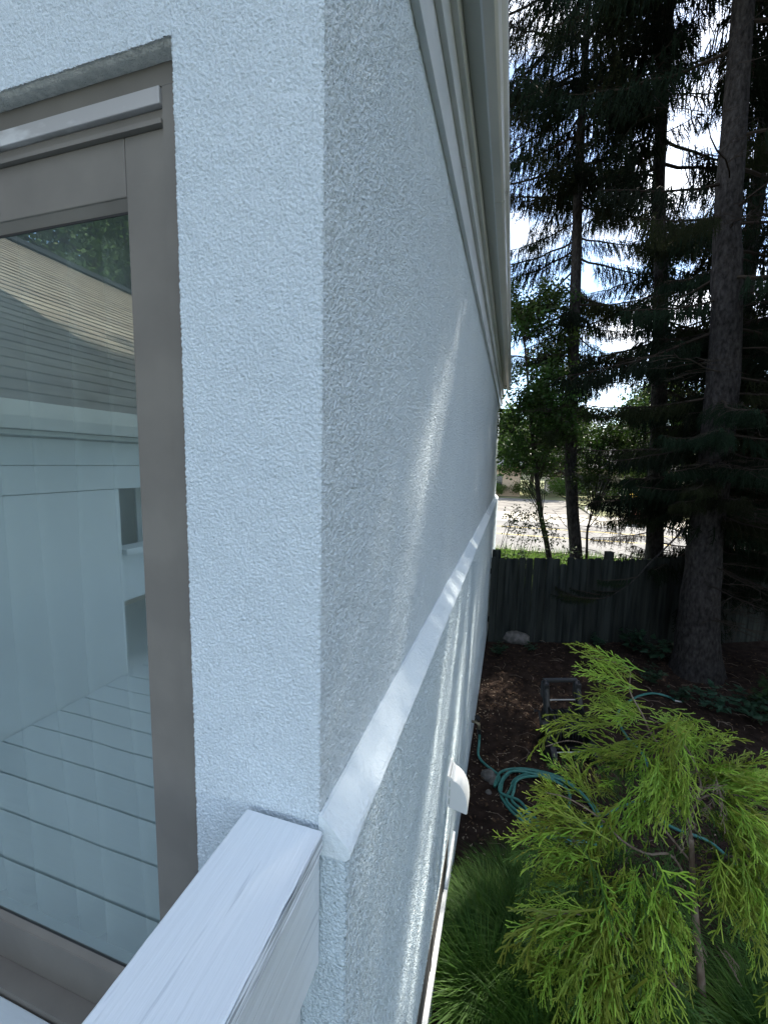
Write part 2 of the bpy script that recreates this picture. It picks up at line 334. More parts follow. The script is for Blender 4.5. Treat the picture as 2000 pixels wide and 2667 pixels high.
# sloped ledge in three lengths with a caulked joint
prof = [(0.001, 2.312), (0.001, 2.392), (.008, 2.392), (.060, 2.340), (.066, 2.331), (.064, 2.322), (.056, 2.314)]
for a, b in ((-.004, 5.27), (5.276, END + .01)):
    mb = MB(); n_ = max(2, int((b - a) / .03))
    for k in range(n_ + 1):
        y = a + (b - a) * k / n_
        for q, (p, z) in enumerate(prof):
            w = .0016 * mnoise.noise(Vector((y * 22, q * 3.1, 0))) if p > .05 else 0
            mb.v.append((p + w, y + (.004 * mnoise.noise(Vector((q, 8, 1))) if k == 0 else 0), z + w * .8))
    m_ = len(prof)
    for k in range(n_):
        for q in range(m_):
            i = k * m_ + q; j = k * m_ + (q + 1) % m_; mb.f.append((i, j, j + m_, i + m_))
    mb.f.append(tuple(range(m_))); mb.f.append(tuple(n_ * m_ + q for q in reversed(range(m_))))
    mb.obj('ledge', 'ledge', house)
MB().prism([(p + .002, z + .002) for p, z in prof], 'y', 5.268, 5.278).obj('ledge_joint', 'plastic', house)
# eave: two frieze boards, soffit, gutter, roof
EE = 8.95
for a, b in ((-.02, 2.28), (2.283, 5.9), (5.903, EE)): MB().box(.0005, .0233, a, b, 4.187, 4.60).obj('frieze_board', 'trim', house, bevel=.002)
for a, b in ((-.02, 1.36), (1.363, 4.7), (4.703, EE - .01)): MB().box(.0238, .0446, a, b, 4.341, 4.598).obj('frieze_board', 'trim', house, bevel=.002)
MB().prism([(.045, 4.456), (.066, 4.456), (.073, 4.475), (.073, 4.500), (.045, 4.500)], 'y', -.02, EE - .03).obj('crown_moulding', 'trim', house)
GE = at(1322, 1014, 2, 4.50).y
MB().prism([(.0735, 4.503), (.128, 4.503), (.128, 4.512), (.0735, 4.512)], 'y', -.3, GE).obj('soffit', 'soffit', house)
MB().prism([(.128, 4.495), (.136, 4.495), (.136, 4.60), (.128, 4.60)], 'y', -.3, GE).obj('fascia', 'trim', house)
gut = MB().prism([(.137, 4.480), (.172, 4.480), (.183, 4.492), (.188, 4.515), (.190, 4.535), (.203, 4.552), (.209, 4.566), (.209, 4.590), (.203, 4.590), (.203, 4.570), (.186, 4.54), (.178, 4.494), (.170, 4.486), (.137, 4.486)], 'y', -.3, GE).obj('gutter', 'gutter', house)
for y in (1.9, 4.9): MB().prism([(.136, 4.478), (.173, 4.478), (.185, 4.491), (.190, 4.515), (.192, 4.535), (.205, 4.552), (.2105, 4.566), (.2105, 4.588), (.209, 4.588), (.205, 4.56), (.17, 4.482), (.137, 4.482)], 'y', y, y + .03).obj('gutter_joint', 'gutter', gut)
MB().box(.1375, .205, GE, GE + .003, 4.482, 4.588).obj('end_cap', 'gutter', gut)
MB().prism([(-4.6, 6.4), (.155, 4.605), (.155, 4.63), (-4.6, 6.43)], 'y', -.35, GE + .05).obj('roof', 'shingle', house)
MB().prism([(-4.4, 0), (-4.0, 0), (-4.0, 6.0), (-4.4, 6.0)], 'y', 0, END).obj('far_wall', 'stucco', house)

# patio door
DY = .032
door = tag(bpy.data.objects.new('patio_door', None), 'taupe framed glass patio door'); COL.objects.link(door); door.parent = house; door.location = (DX, DY, 1.6)
MB().box(-1.95, DX + .01, DY, .12, 3.712, DZ + .03).obj('door_head', 'taupe', door)
MB().box(DX - .0525, DX + .01, DY, .12, 1.6, 3.7115).obj('door_jamb', 'taupe', door)
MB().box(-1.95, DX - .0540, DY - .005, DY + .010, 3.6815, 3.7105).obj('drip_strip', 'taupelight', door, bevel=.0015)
MB().box(-1.95, DX - .0530, DY + .006, DY + .02, 3.6585, 3.680).obj('track', 'taupe', door)
MB().box(-1.95, DX - .0530, DY - .004, DY + .02, 3.650, 3.658).obj('track_lip', 'taupe', door)
# sash: stile, top rail, bottom rail, each with a sloped glazing bead
SY = DY + .006; GY = DY + .020; sx1 = DX - .0535; sx0 = sx1 - .0965; zt1 = 3.6495; zt0 = 3.545; zb1 = 1.738
sash = MB().box(sx0, sx1, SY, SY + .05, 1.615, zt1).obj('sash_stile', 'taupe', door, bevel=.003)
MB().box(-1.95, sx0 - .0005, SY, SY + .05, zt0, zt1).obj('sash_rail', 'taupe', door, bevel=.002)
MB().box(-1.95, sx0 - .0005, SY, SY + .05, 1.615, zb1).obj('sash_rail', 'taupe', door, bevel=.002)
MB().prism([(SY + .003, zt0), (GY, zt0 - .018), (GY + .004, zt0 - .018), (GY + .004, zt0)], 'x', -1.95, sx0 - .001).obj('glazing_bead', 'taupe', door)
MB().prism([(SY + .003, zb1), (GY, zb1 + .014), (GY + .004, zb1 + .014), (GY + .004, zb1)], 'x', -1.95, sx0 - .001).obj('glazing_bead', 'taupe', door)
MB().box(-1.95, sx0 - .001, GY - .0015, GY, zb1 + .014, zb1 + .019).obj('glazing_seal', 'rubber', door)
MB().box(-1.95, sx0 - .001, GY - .0015, GY, zt0 - .0225, zt0 - .018).obj('glazing_seal', 'rubber', door)
MB().quad((-1.95, GY, zb1 - .01), (sx0 + .01, GY, zb1 - .01), (sx0 + .01, GY, zt0 + .01), (-1.95, GY, zt0 + .01)).obj('pane', 'glass', door)
MB().box(-1.97, DX - .002, -.012, .12, 1.585, 1.614).obj('threshold', 'taupe', door)
# room behind the glass
mb = MB()
x0, x1, y0, y1, z0, z1 = -3.9, -.21, .16, 3.6, 1.60, 4.05
mb.quad((x0, y1, z0), (x1, y1, z0), (x1, y1, z1), (x0, y1, z1)); mb.quad((x0, y0, z0), (x0, y1, z0), (x0, y1, z1), (x0, y0, z1)); mb.quad((x1, y0, z0), (x1, y0, z1), (x1, y1, z1), (x1, y1, z0)); mb.quad((x0, y0, z1), (x0, y1, z1), (x1, y1, z1), (x1, y0, z1))
mb.obj('room_wall', 'room', house); MB().quad((x0, y0, z0), (x1, y0, z0), (x1, y1, z0), (x0, y1, z0)).obj('room_floor', 'roomfloor', house)
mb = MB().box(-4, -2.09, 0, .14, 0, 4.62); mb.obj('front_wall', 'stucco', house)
# curtain
cur = thing('curtain', 'pale sheer curtain hanging in folds behind the glass door', 'curtain', (-.5, .13, 1.62))
mb = MB(); nn = 160
for k in range(nn + 1):
    x = -.405 - 1.5 * (k / nn) ** 1.25
    for z in np.linspace(1.64, 3.95, 12):
        y = .15 + .045 * math.sin(k * .42 + .3 * math.sin(z * 1.3)) + .01 * math.sin(k * .23 + z)
        mb.v.append((x + .012 * math.sin(z * 1.7), y, z))
for k in range(nn):
    for j in range(11): i = k * 12 + j; mb.f.append((i, i + 12, i + 13, i + 1))
mb.obj('fabric', 'curtain', cur, smooth=True)
MB().tube([(-.41, .09, 3.40), (-.415, .088, 2.8), (-.42, .085, 2.05)], .004, 6).obj('pull_cord', 'taupe', cur)
MB().box(-1.95, -.3, .09, .11, 3.94, 3.97).obj('curtain_rail', 'taupelight', cur)

# basement window
bw = tag(bpy.data.objects.new('basement_window', None), 'low basement window with dark glass over a white sill'); COL.objects.link(bw); bw.parent = house; bw.location = (LX, 1.0, .57)
MB().quad((LX + .0005, WY0, WZ0), (LX + .0005, WY1, WZ0), (LX + .0005, WY1, WZ1), (LX + .0005, WY0, WZ1)).obj('pane', 'screen', bw)
for y in (.62, 1.21, 1.63): MB().box(LX - .03, LX + .004, y, y + .028, WZ0, WZ1 - .013).obj('mullion', 'greyplastic', bw)
MB().box(LX - .03, LX + .003, WY0, WY1, WZ1 - .012, WZ1 - .0005).obj('head', 'taupe', bw)
MB().box(LX - .05, LX + .024, WY0, WY1 - .15, WZ0 - .035, WZ0 + .004).obj('sill', 'plastic', bw, bevel=.003)
MB().box(LX + .001, LX + .014, WY0, WY1 + .32, .30, WZ0 - .036).obj('apron', 'siding', bw, bevel=.002)

# vent hood on the side wall
vh = tag(bpy.data.objects.new('vent_hood', None), 'white louvred vent hood on the side wall'); COL.objects.link(vh); vh.parent = house; vh.location = (LX, 1.65, 1.17)
vy0, vy1, vz0, vz1 = 1.575, 1.735, 1.075, 1.27
MB().box(LX, LX + .012, vy0, vy1, vz0, vz1).obj('back_plate', 'plastic', vh, bevel=.002)
mb = MB(); pr = []
for k in range(11):
    a = math.pi / 2 * k / 10; pr.append((LX + .020 + .102 * math.sin(a), vz0 - .02 + .185 * math.cos(a) ** .85 if k < 10 else vz0 - .02))
pr = [(LX + .0125, vz0 - .01), (LX + .0125, vz1 - .022), (LX + .02, vz1 - .012)] + pr[1:] + [(LX + .115, vz0 - .028)]
mb.prism(pr, 'y', vy0 + .012, vy1 - .012).obj('hood', 'plastic', vh, bevel=.0025)
for k in range(3): MB().box(LX + .012, LX + .020, vy0 + .001, vy0 + .011, vz0 + .02 + k * .055, vz0 + .05 + k * .055).obj('clip', 'soffit', vh, bevel=.001)

# tap low on the wall
tp = at(1238, 1920, 0, .11); TX, TY, TZ = .11, 3.62, .33
tap = tag(bpy.data.objects.new('garden_tap', None), 'brass garden tap with black hose coupling low on the wall'); COL.objects.link(tap); tap.parent = house; tap.location = (LX, TY, TZ)
MB().tube([(LX, TY, TZ), (LX + .05, TY, TZ), (LX + .075, TY, TZ - .02), (LX + .08, TY, TZ - .07)], [.014, .014, .016, .015], 10).obj('spout', 'brass', tap, smooth=True)
MB().tube([(LX + .04, TY, TZ + .01), (LX + .06, TY - .01, TZ + .06)], [.008, .008], 8).obj('stem', 'brass', tap, smooth=True)
MB().tube([(LX + .055, TY - .008, TZ + .055), (LX + .062, TY - .011, TZ + .066)], [.032, .032], 12).obj('handle', 'blackplastic', tap)
MB().tube([(LX + .08, TY, TZ - .07), (LX + .085, TY, TZ - .12)], [.021, .021], 10).obj('coupling', 'blackplastic', tap)

# ------------------------------------------------------------------ railing and deck
rail = thing('deck_railing', 'white painted wooden railing butting against the stucco corner', 'railing', (-.07, -.1, 1.6))
random.seed(11)
mb = MB(); n_ = 160; cx0, cx1, cz0, cz1 = -.148, .014, 2.337, 2.372
for k in range(n_ + 1):
    y = -.014 - 3.3 * (k / n_) ** 1.7; wl = .0012 * mnoise.noise(Vector((y * 30, 1, 0))); wr = .0012 * mnoise.noise(Vector((y * 30, 7, 0))); ye = y + (0)
    cyl = .002 * mnoise.noise(Vector((4, k, 0))) if k == 0 else 0
    mb.v += [(cx0 + wl, ye, cz0), (cx0 + wl, ye, cz1 - .002), (cx0 + .003 + wl, ye, cz1), (-.095, ye, cz1 + .0006 * mnoise.noise(Vector((y * 9, 3, 3)))), (-.04, ye, cz1 + .0006 * mnoise.noise(Vector((y * 9, 5, 3)))), (cx1 - .003 + wr, ye, cz1), (cx1 + wr, ye, cz1 - .003)]
    mb.v += [(cx1 + wr, ye, cz0)]
for k in range(n_):
    for q in range(8): i = k * 8 + q; j = k * 8 + (q + 1) % 8; mb.f.append((i, i + 8, j + 8, j))
mb.f.append(tuple(range(8))); mb.f.append(tuple(n_ * 8 + q for q in reversed(range(8))))
mb.obj('cap_rail', 'capwood', rail)
# weathered edge of the cap: raised grain running along it
def edge(u, z, h):
    g_ = sample(TILE, z * .9 + u * .012, u * .04 + 3) * .0013 + sample(TILE2, z * .6 + u * .02, u * .03) * .0012
    return cx1 + .0016 + g_, -u, z
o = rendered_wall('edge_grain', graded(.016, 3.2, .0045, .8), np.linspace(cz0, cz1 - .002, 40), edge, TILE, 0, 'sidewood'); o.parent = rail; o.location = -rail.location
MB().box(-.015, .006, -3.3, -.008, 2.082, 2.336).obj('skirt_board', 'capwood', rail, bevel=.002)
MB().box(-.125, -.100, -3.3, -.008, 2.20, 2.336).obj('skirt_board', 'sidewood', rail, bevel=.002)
MB().box(-.099, -.034, -.10, -.006, 1.6, 2.335).obj('post', 'siding', rail, bevel=.002)
for k in range(1, 4): MB().box(-.099, -.034, -.10 - k * 1.05, -.01 - k * 1.05, 1.6, 2.335).obj('post', 'siding', rail, bevel=.002)
k = 0; y = -.16
while y > -3.2:
    MB().box(-.060, -.036, y - .085, y, 1.64, 2.30).obj('baluster_board', 'siding', rail); y -= .0875 + .035
deck = thing('deck', 'pale painted board deck outside the glass door', 'deck', (-1, -1, 0))
y = -.016
while y > -4.2:
    MB().box(-2.085, -.0, y - .1355, y, 1.565, 1.598 - U(0, .0015)).obj('deck_board', 'deckboard', deck, bevel=.003); y -= .1415
MB().box(-.01, .02, -4.2, -.012, 1.35, 1.562).obj('rim_board', 'siding', deck)
for x in (-2.0, -.12):
    for yy in (-.4, -2.3, -4.0): MB().box(x, x + .1, yy - .1, yy, -.03, 1.562).obj('deck_post', 'siding', deck)

# wing of the house across the deck: seen mirrored in the door glass
wing = thing('house_wing', 'pale sided house wing with brown shingle roof mirrored in the door glass', 'house', (-2.3, -2, 0))
MB().box(-2.5, -2.09, -1.32, -.001, 0, 2.835).obj('wall', 'siding', wing)
for za, zb, xx in ((2.84, 2.986, -2.083), (2.990, 3.13, -2.076)): MB().box(-2.5, xx, -6, -.001, za, zb).obj('siding_board', 'siding', wing)
MB().box(-3.9, -3.3, -6, -.001, 0, 3.13).obj('recessed_wall', 'beigewall', wing)
for yy in (-1.75, -3.3, -5.4): MB().box(-2.24, -2.10, yy - .09, yy, 1.6, 2.839).obj('porch_post', 'siding', wing)
MB().box(-2.2, -2.06, -6, -1.33, 2.40, 2.44).obj('porch_rail', 'siding', wing)
MB().box(-2.15, -2.12, -6, -1.33, 2.08, 2.395).obj('porch_panel', 'siding', wing)
w2 = MB().box(-3.32, -3.28, -3.2, -1.9, 1.9, 2.9).obj('window', 'darkglass', wing); MB().box(-3.29, -3.26, -2.58, -2.52, 1.9, 2.9).obj('sash_bar', 'siding', w2)
MB().box(-3.9, -2.1, -6, -1.33, 1.5, 1.56).obj('porch_floor', 'deckboard', wing)
MB().box(-2.5, -1.93, -6, .0 - .002, 3.14, 3.16).obj('soffit', 'soffit', wing)
MB().prism([(-1.92, 3.165), (-1.86, 3.165), (-1.84, 3.22), (-1.835, 3.29), (-1.84, 3.29), (-1.86, 3.235), (-1.87, 3.18), (-1.92, 3.18)], 'y', -6.2, -.003).obj('gutter', 'gutter', wing)
# shingle courses, one above another
rx0, rz0, rx1, rz1 = -1.87, 3.27, -6.0, 5.74; LR = math.hypot(rx1 - rx0, rz1 - rz0); ang = math.atan2(rz1 - rz0, rx0 - rx1); nC = 34; cw = LR / nC
ux, uz = (rx1 - rx0) / LR, (rz1 - rz0) / LR; nxv, nzv = uz, -ux
random.seed(5)
for k in range(nC):
    a = k * cw; b = a + cw * 1.25; t = .014
    A = (rx0 + ux * a + nxv * t, rz0 + uz * a + nzv * t); Bq = (rx0 + ux * b + nxv * .003, rz0 + uz * b + nzv * .003)
    A0 = (rx0 + ux * a - nxv * .01, rz0 + uz * a - nzv * .01); B0 = (rx0 + ux * b - nxv * .012, rz0 + uz * b - nzv * .012)
    MB().prism([A0, A, Bq, B0], 'y', -14, .25).obj('shingle_course', 'shingle', wing)
MB().box(-6.12, -5.92, -14, .25, 5.745, 5.80).obj('ridge_cap', 'greyplastic', wing)
MB().prism([(-6.0, 5.70), (-10, 3.2), (-10, 3.1), (-6.0, 5.6)], 'y', -14, .25).obj('back_roof', 'shingle', wing)
MB().box(-9.6, -3.91, -14, -6, 0, 3.14).obj('body', 'siding', wing); MB().box(-9.6, -3.91, -6, .25, 0, 3.14).obj('body', 'siding', wing)

# ------------------------------------------------------------------ fence
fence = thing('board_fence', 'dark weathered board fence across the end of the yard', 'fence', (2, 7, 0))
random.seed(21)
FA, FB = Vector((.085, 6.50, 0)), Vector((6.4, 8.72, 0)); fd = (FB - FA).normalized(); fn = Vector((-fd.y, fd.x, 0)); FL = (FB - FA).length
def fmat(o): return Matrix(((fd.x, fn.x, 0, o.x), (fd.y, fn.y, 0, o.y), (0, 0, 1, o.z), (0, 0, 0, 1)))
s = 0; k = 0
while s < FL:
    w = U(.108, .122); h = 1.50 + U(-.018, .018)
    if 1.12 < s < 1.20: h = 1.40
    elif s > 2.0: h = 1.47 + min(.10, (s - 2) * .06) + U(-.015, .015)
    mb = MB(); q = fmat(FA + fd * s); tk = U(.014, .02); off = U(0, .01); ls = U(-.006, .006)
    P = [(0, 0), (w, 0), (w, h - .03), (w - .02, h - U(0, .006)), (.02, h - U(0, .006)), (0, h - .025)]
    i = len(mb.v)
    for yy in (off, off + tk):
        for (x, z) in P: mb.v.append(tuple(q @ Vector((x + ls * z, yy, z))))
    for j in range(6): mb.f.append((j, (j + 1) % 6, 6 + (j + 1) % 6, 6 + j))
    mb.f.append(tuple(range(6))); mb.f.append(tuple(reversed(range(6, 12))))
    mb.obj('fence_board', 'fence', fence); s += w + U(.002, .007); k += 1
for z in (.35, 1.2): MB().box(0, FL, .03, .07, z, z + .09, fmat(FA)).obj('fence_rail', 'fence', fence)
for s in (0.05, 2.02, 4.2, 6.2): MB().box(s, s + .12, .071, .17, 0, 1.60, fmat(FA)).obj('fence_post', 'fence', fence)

# ------------------------------------------------------------------ spruce branches
UP = Vector((0, 0, 1))
def strand(mb, p, ln, rnd, wide=.012, nsh=6, fwd=Vector((0, 0, 0))):
    """one drooping needle-covered shoot with side shoots"""
    d = Vector((rnd.uniform(-.18, .18), rnd.uniform(-.18, .18), -1)) + fwd; d.normalize()
    e = p + d * ln; mid = p + d * ln * .45 + Vector((rnd.uniform(-1, 1), rnd.uniform(-1, 1), 0)) * ln * .05
    mb.tube([p, mid, e], [wide * .55, wide, wide * .25], 3, False)
    for k in range(nsh):
        t = .12 + .8 * k / nsh; q = p.lerp(mid, t / .45) if t < .45 else mid.lerp(e, (t - .45) / .55)
        a = rnd.uniform(0, 6.28); o = Vector((math.cos(a), math.sin(a), 0)); l = ln * rnd.uniform(.22, .42) * (1.1 - t) + .03
        g = (o * .75 + d * .8).normalized(); sd = g.cross(Vector((o.y, -o.x, .3))).normalized() * wide * .6
        tp = q + g * l; m = q + g * l * .5
        i = len(mb.v); mb.v += [tuple(q), tuple(m + sd), tuple(tp), tuple(m - sd)]; mb.f.append((i, i + 1, i + 2, i + 3))
def spruce_branch(seed, Lb=2.2, dens=1.0, droop=.28):
    rnd = random.Random(seed); wood = MB(); nd = MB()
    P = []; sw = rnd.uniform(-.12, .12)
    for k in range(9):
        t = k / 8; P.append(Vector((t * Lb, sw * t * t * Lb + .03 * rnd.uniform(-1, 1), Lb * (-droop * t * 1.1 + droop * .55 * t * t) + .02 * rnd.uniform(-1, 1))))
    wood.tube(P, [.024 * (1 - .85 * k / 8) + .003 for k in range(9)], 5, False)
    def pt(t): f = t * 8; i = min(int(f), 7); return P[i].lerp(P[i + 1], f - i)
    t = .16; side = 1
    while t < 1:
        p = pt(t); l = (.62 * (1 - t) + .20) * rnd.uniform(.6, 1.15) * (.6 + .4 * min(1, (t - .1) * 4)); side = -side
        d = Vector((.75, side * .8, -.12)).normalized()
        q1 = p + d * l * .5 + Vector((0, 0, -.03 * l)); q2 = p + d * l + Vector((.03, 0, -.30 * l))
        wood.tube([p, q1, q2], [.006, .004, .002], 3, False)
        m = max(2, int(l / .055 * dens))
        for k in range(m):
            u = (k + rnd.random()) / m; q = p.lerp(q1, u * 2) if u < .5 else q1.lerp(q2, u * 2 - 1)
            strand(nd, q, rnd.uniform(.14, .46) * (1.1 - .4 * u), rnd, .0108, 6, Vector((.15, side * .15, 0)))
        for k in range(int(2 * dens)): strand(nd, pt(min(1, t + rnd.uniform(0, .05))), rnd.uniform(.15, .5), rnd, .0105, 7)
        t += .042 / 1.0
    for k in range(5): strand(nd, P[-1] + Vector((rnd.uniform(-.05, .02), rnd.uniform(-.04, .04), 0)), rnd.uniform(.08, .2), rnd, .012, 5, Vector((.9, 0, 0)))
    me = wood.mesh('branch', 'twig'); n0 = len(wood.f)
    wood.v += nd.v; i = len(wood.v) - len(nd.v); wood.f += [tuple(i + a for a in f) for f in nd.f]
    me = bpy.data.meshes.new('branch'); me.from_pydata(wood.v, [], wood.f); me.materials.append(M['twig']); me.materials.append(M['spruce'] if seed % 3 else M['spruce2'])
    me.polygons.foreach_set('material_index', [0] * n0 + [1] * (len(wood.f) - n0)); me.update(); return me
def dead_branch(seed, Lb=1.5):
    rnd = random.Random(seed); mb = MB(); P = []
    z = 0; y = 0
    for k in range(8): P.append(Vector((k / 7 * Lb, y, z))); y += rnd.uniform(-.05, .05); z += rnd.uniform(-.05, .035)
    mb.tube(P, [.011 * (1 - .8 * k / 7) + .0015 for k in range(8)], 4, False)
    def rec(p, d, l, r, dep):
        q = p + d * l * .5 + Vector((0, 0, rnd.uniform(-.05, .03) * l)); e = q + (d + Vector((0, 0, rnd.uniform(-.35, .15)))).normalized() * l * .5
        mb.tube([p, q, e], [r, r * .8, r * .4], 3, False)
        if dep: 
            for k in range(3):
                a = rnd.choice((-1, 1)) * rnd.uniform(.4, .9); dd = Vector((d.x * math.cos(a) - d.y * math.sin(a), d.x * math.sin(a) + d.y * math.cos(a), d.z + rnd.uniform(-.3, .2))).normalized()
                rec(p.lerp(e, rnd.uniform(.3, .95)), dd, l * rnd.uniform(.35, .6), r * .7, dep - 1)
    for k in range(11):
        t = rnd.uniform(.15, .98); f = t * 7; i = min(int(f), 6); p = P[i].lerp(P[i + 1], f - i); a = rnd.choice((-1, 1)) * rnd.uniform(.5, 1.0)
        rec(p, Vector((math.cos(a), math.sin(a), rnd.uniform(-.25, .1))).normalized(), rnd.uniform(.2, .55), .0045, 1)
    return mb.mesh('dead_branch', 'twig')
SB = [spruce_branch(100 + i, dens=.95, droop=.36) for i in range(6)]
SBs = [spruce_branch(200 + i, dens=.7) for i in range(3)]
DB = [dead_branch(300 + i) for i in range(5)]
def trunk_mesh(pts, radii, m='bark', rough=.06, n=18, seg=60, flare=None):
    C = curve_pts(pts, seg); mb = MB(); i0 = 0
    ra = np.interp(np.linspace(0, 1, seg + 1), np.linspace(0, 1, len(radii)), radii)
    for k, c in enumerate(C):
        for j in range(n):
            a = 2 * math.pi * j / n; r = ra[k] * (1 + rough * mnoise.noise(Vector((math.cos(a) * 2, math.sin(a) * 2, c.z * 2.2))) * 1.6 + rough * .6 * mnoise.noise(Vector((math.cos(a) * 6, math.sin(a) * 6, c.z * 9))))
            if flare and k < seg * .12: r *= 1 + flare * (1 - k / (seg * .12)) ** 2 * (1 + .5 * math.sin(a * 5 + 1))
            mb.v.append((c.x + r * math.cos(a), c.y + r * math.sin(a), c.z))
    for k in range(seg):
        for j in range(n): mb.f.append((k * n + j, k * n + (j + 1) % n, (k + 1) * n + (j + 1) % n, (k + 1) * n + j))
    return mb, C
# chinks carved in the canopy along sun rays, to light the lower wall
GAP = [Vector((.056, .80, 1.25)), Vector((.056, 1.0, 1.6))]
def put(me, name, root, p, az, sc=1.0, tilt=0.0, zs=None, stuff=True):
    if name == 'branch' and root['category'] == 'tree':
        ax = Vector((math.cos(az), math.sin(az), -.2))
        for q in GAP:
            for k in range(10):
                c = Vector(p) + ax * (k / 9 * 2.2 * sc); w = c - q; w -= SUN * w.dot(SUN)
                if abs(w.x) < .14 * sc + .05 and -.08 < w.z < .22 * sc + .05 and abs(w.y) < .6: return None
    m = Matrix.Translation(Vector(p) - root.location) @ Matrix.Rotation(az, 4, 'Z') @ Matrix.Rotation(-tilt, 4, 'Y') @ Matrix.Diagonal((sc, sc * U(.85, 1.15), zs or sc, 1))
    o = link(name, me, root, mtx=m)
    if name in ('leaf_cluster', 'foliage', 'blades'): o['kind'] = 'stuff'
    return o
def at_z(C, z):
    for a, b in zip(C, C[1:]):
        if a.z <= z <= b.z: return a.lerp(b, (z - a.z) / max(1e-6, b.z - a.z))
    return C[-1]
def spruce(label, pts, radii, bands, flare=None, name='spruce_tree', group='spruce trees behind and before the fence', bark='bark', seed=1):
    random.seed(seed)
    root = thing(name, label, 'tree', tuple(pts[0]), group)
    mb, C = trunk_mesh(pts, radii, bark, flare=flare); mb.obj('trunk', bark, root, smooth=True)
    for (kind, z0, z1, n_, s0, s1, azs) in bands:
        for k in range(n_):
            z = z0 + (z1 - z0) * (k + R_()) / n_; sc = s0 + (s1 - s0) * (z - z0) / (z1 - z0); sc *= U(.75, 1.2)
            az = RAD(U(*azs)) if azs else U(0, 6.283); p = at_z(C, z)
            if kind == 'live': put(random.choice(SB), 'branch', root, p, az, sc, U(-.1, .22))
            elif kind == 'thin': put(random.choice(SBs), 'branch', root, p, az, sc, U(-.15, .2))
            else: put(random.choice(DB), 'dead_branch', root, p, az, sc, U(-.2, .25))
    return root, C
Pz = lambda px, py, Y: at(px, py, 1, Y)
def ground_pt(px, py): return at(px, py, 2, 0)
def ext(p, q, z): # extend line p-q to height z
    d = q - p; return p + d * ((z - p.z) / d.z)
# slim spruce behind the fence
a, b, c, d = Pz(1500, 1452, 8.6), Pz(1487, 1200, 8.6), Pz(1500, 700, 8.6), Pz(1515, 300, 8.6)
spruce('slim grey trunked spruce, tallest trunk left of the three, behind the fence', [ext(a, b, -.05), a, b, c, d, d + Vector((-.1, 0, 6.5))], [.135, .125, .115, .095, .07, .03],
       [('dead', .9, 5.2, 46, .7, 1.0, None), ('thin', 3.6, 6.2, 16, .55, .8, None), ('live', 5.6, 8, 16, .7, .75, None), ('live', 8, 10.5, 28, .75, .9, None), ('live', 10.5, 15.5, 44, 1.0, .7, None), ('live', 9.5, 12.5, 8, 1.0, 1.1, (130, 220))], seed=31)
# middle spruce
a, b, c, d = Pz(1702, 1452, 8.9), Pz(1712, 1200, 8.9), Pz(1722, 700, 8.9), Pz(1718, 400, 8.9)
spruce('dark spruce between the slim trunk and the big rough trunk', [ext(a, b, -.05), a, b, c, d, d + Vector((-.2, 0, 7))], [.18, .16, .145, .12, .10, .03],
       [('dead', 1.2, 4.5, 18, .7, 1.0, None), ('thin', 1.5, 6, 24, .6, .9, None), ('live', 5.0, 8, 18, .9, .9, None), ('live', 8, 16, 68, 1.1, .75, None)], seed=32)
# big trunk in front of the fence
a, b, c, d = Vector((3.13, 6.4, -.03)), Pz(1832, 1450, 6.4), Pz(1882, 1000, 6.4), Pz(1905, 400, 6.4)
m1 = Pz(1820, 1620, 6.4); c2 = Pz(1893, 700, 6.4)
spruce('huge rough barked spruce with flared base standing before the fence', [a, m1, b, c, c2, d, d + Vector((-.2, .1, 8))], [.31, .26, .22, .19, .17, .145, .05],
       [('live', 2.4, 3.7, 10, .5, .6, (190, 330)), ('live', 8.2, 17, 46, 1.15, .8, None), ('live', 9.6, 12, 16, .95, .95, (130, 265)), ('live', 11, 16.5, 26, 1.4, 1.0, None), ('live', 2.6, 4.4, 16, .62, .7, (95, 275)), ('thin', 4.8, 8.5, 9, .8, 1.1, (70, 230)), ('live', 2.3, 4.2, 12, .6, .8, (-60, 60)), ('dead', .8, 3.0, 14, .6, .9, (-90, 60)), ('thin', 4.2, 8, 8, .8, 1.0, (-80, 60)), ('dead', 3, 7, 12, .8, 1.2, None)], flare=.22, seed=33)  # includes extra high boughs, added to shade the upper side wall
# spruces at the right edge and beyond
spruce('spruce at the right edge by the fence with dense drooping boughs', [(4.75, 6.9, -.03), (4.7, 6.9, 3), (4.7, 6.9, 8), (4.6, 6.9, 15)], [.24, .20, .15, .04],
       [('live', 2.0, 15, 80, 1.15, .7, None), ('dead', .6, 2.4, 12, .6, .8, None)], seed=34)
spruce('spruce standing further right along the yard edge', [(5.6, 4.6, -.03), (5.6, 4.6, 5), (5.6, 4.7, 14)], [.24, .18, .04],
       [('live', 4.0, 15, 64, 1.15, .7, None)], seed=35)
spruce('spruce behind the fence, right of the big trunk', [(4.6, 9.9, -.03), (4.6, 9.9, 5), (4.5, 9.9, 15)], [.2, .16, .04],
       [('thin', 2.0, 6, 24, .8, 1.1, None), ('live', 5, 16, 60, 1.1, .7, None)], seed=36)

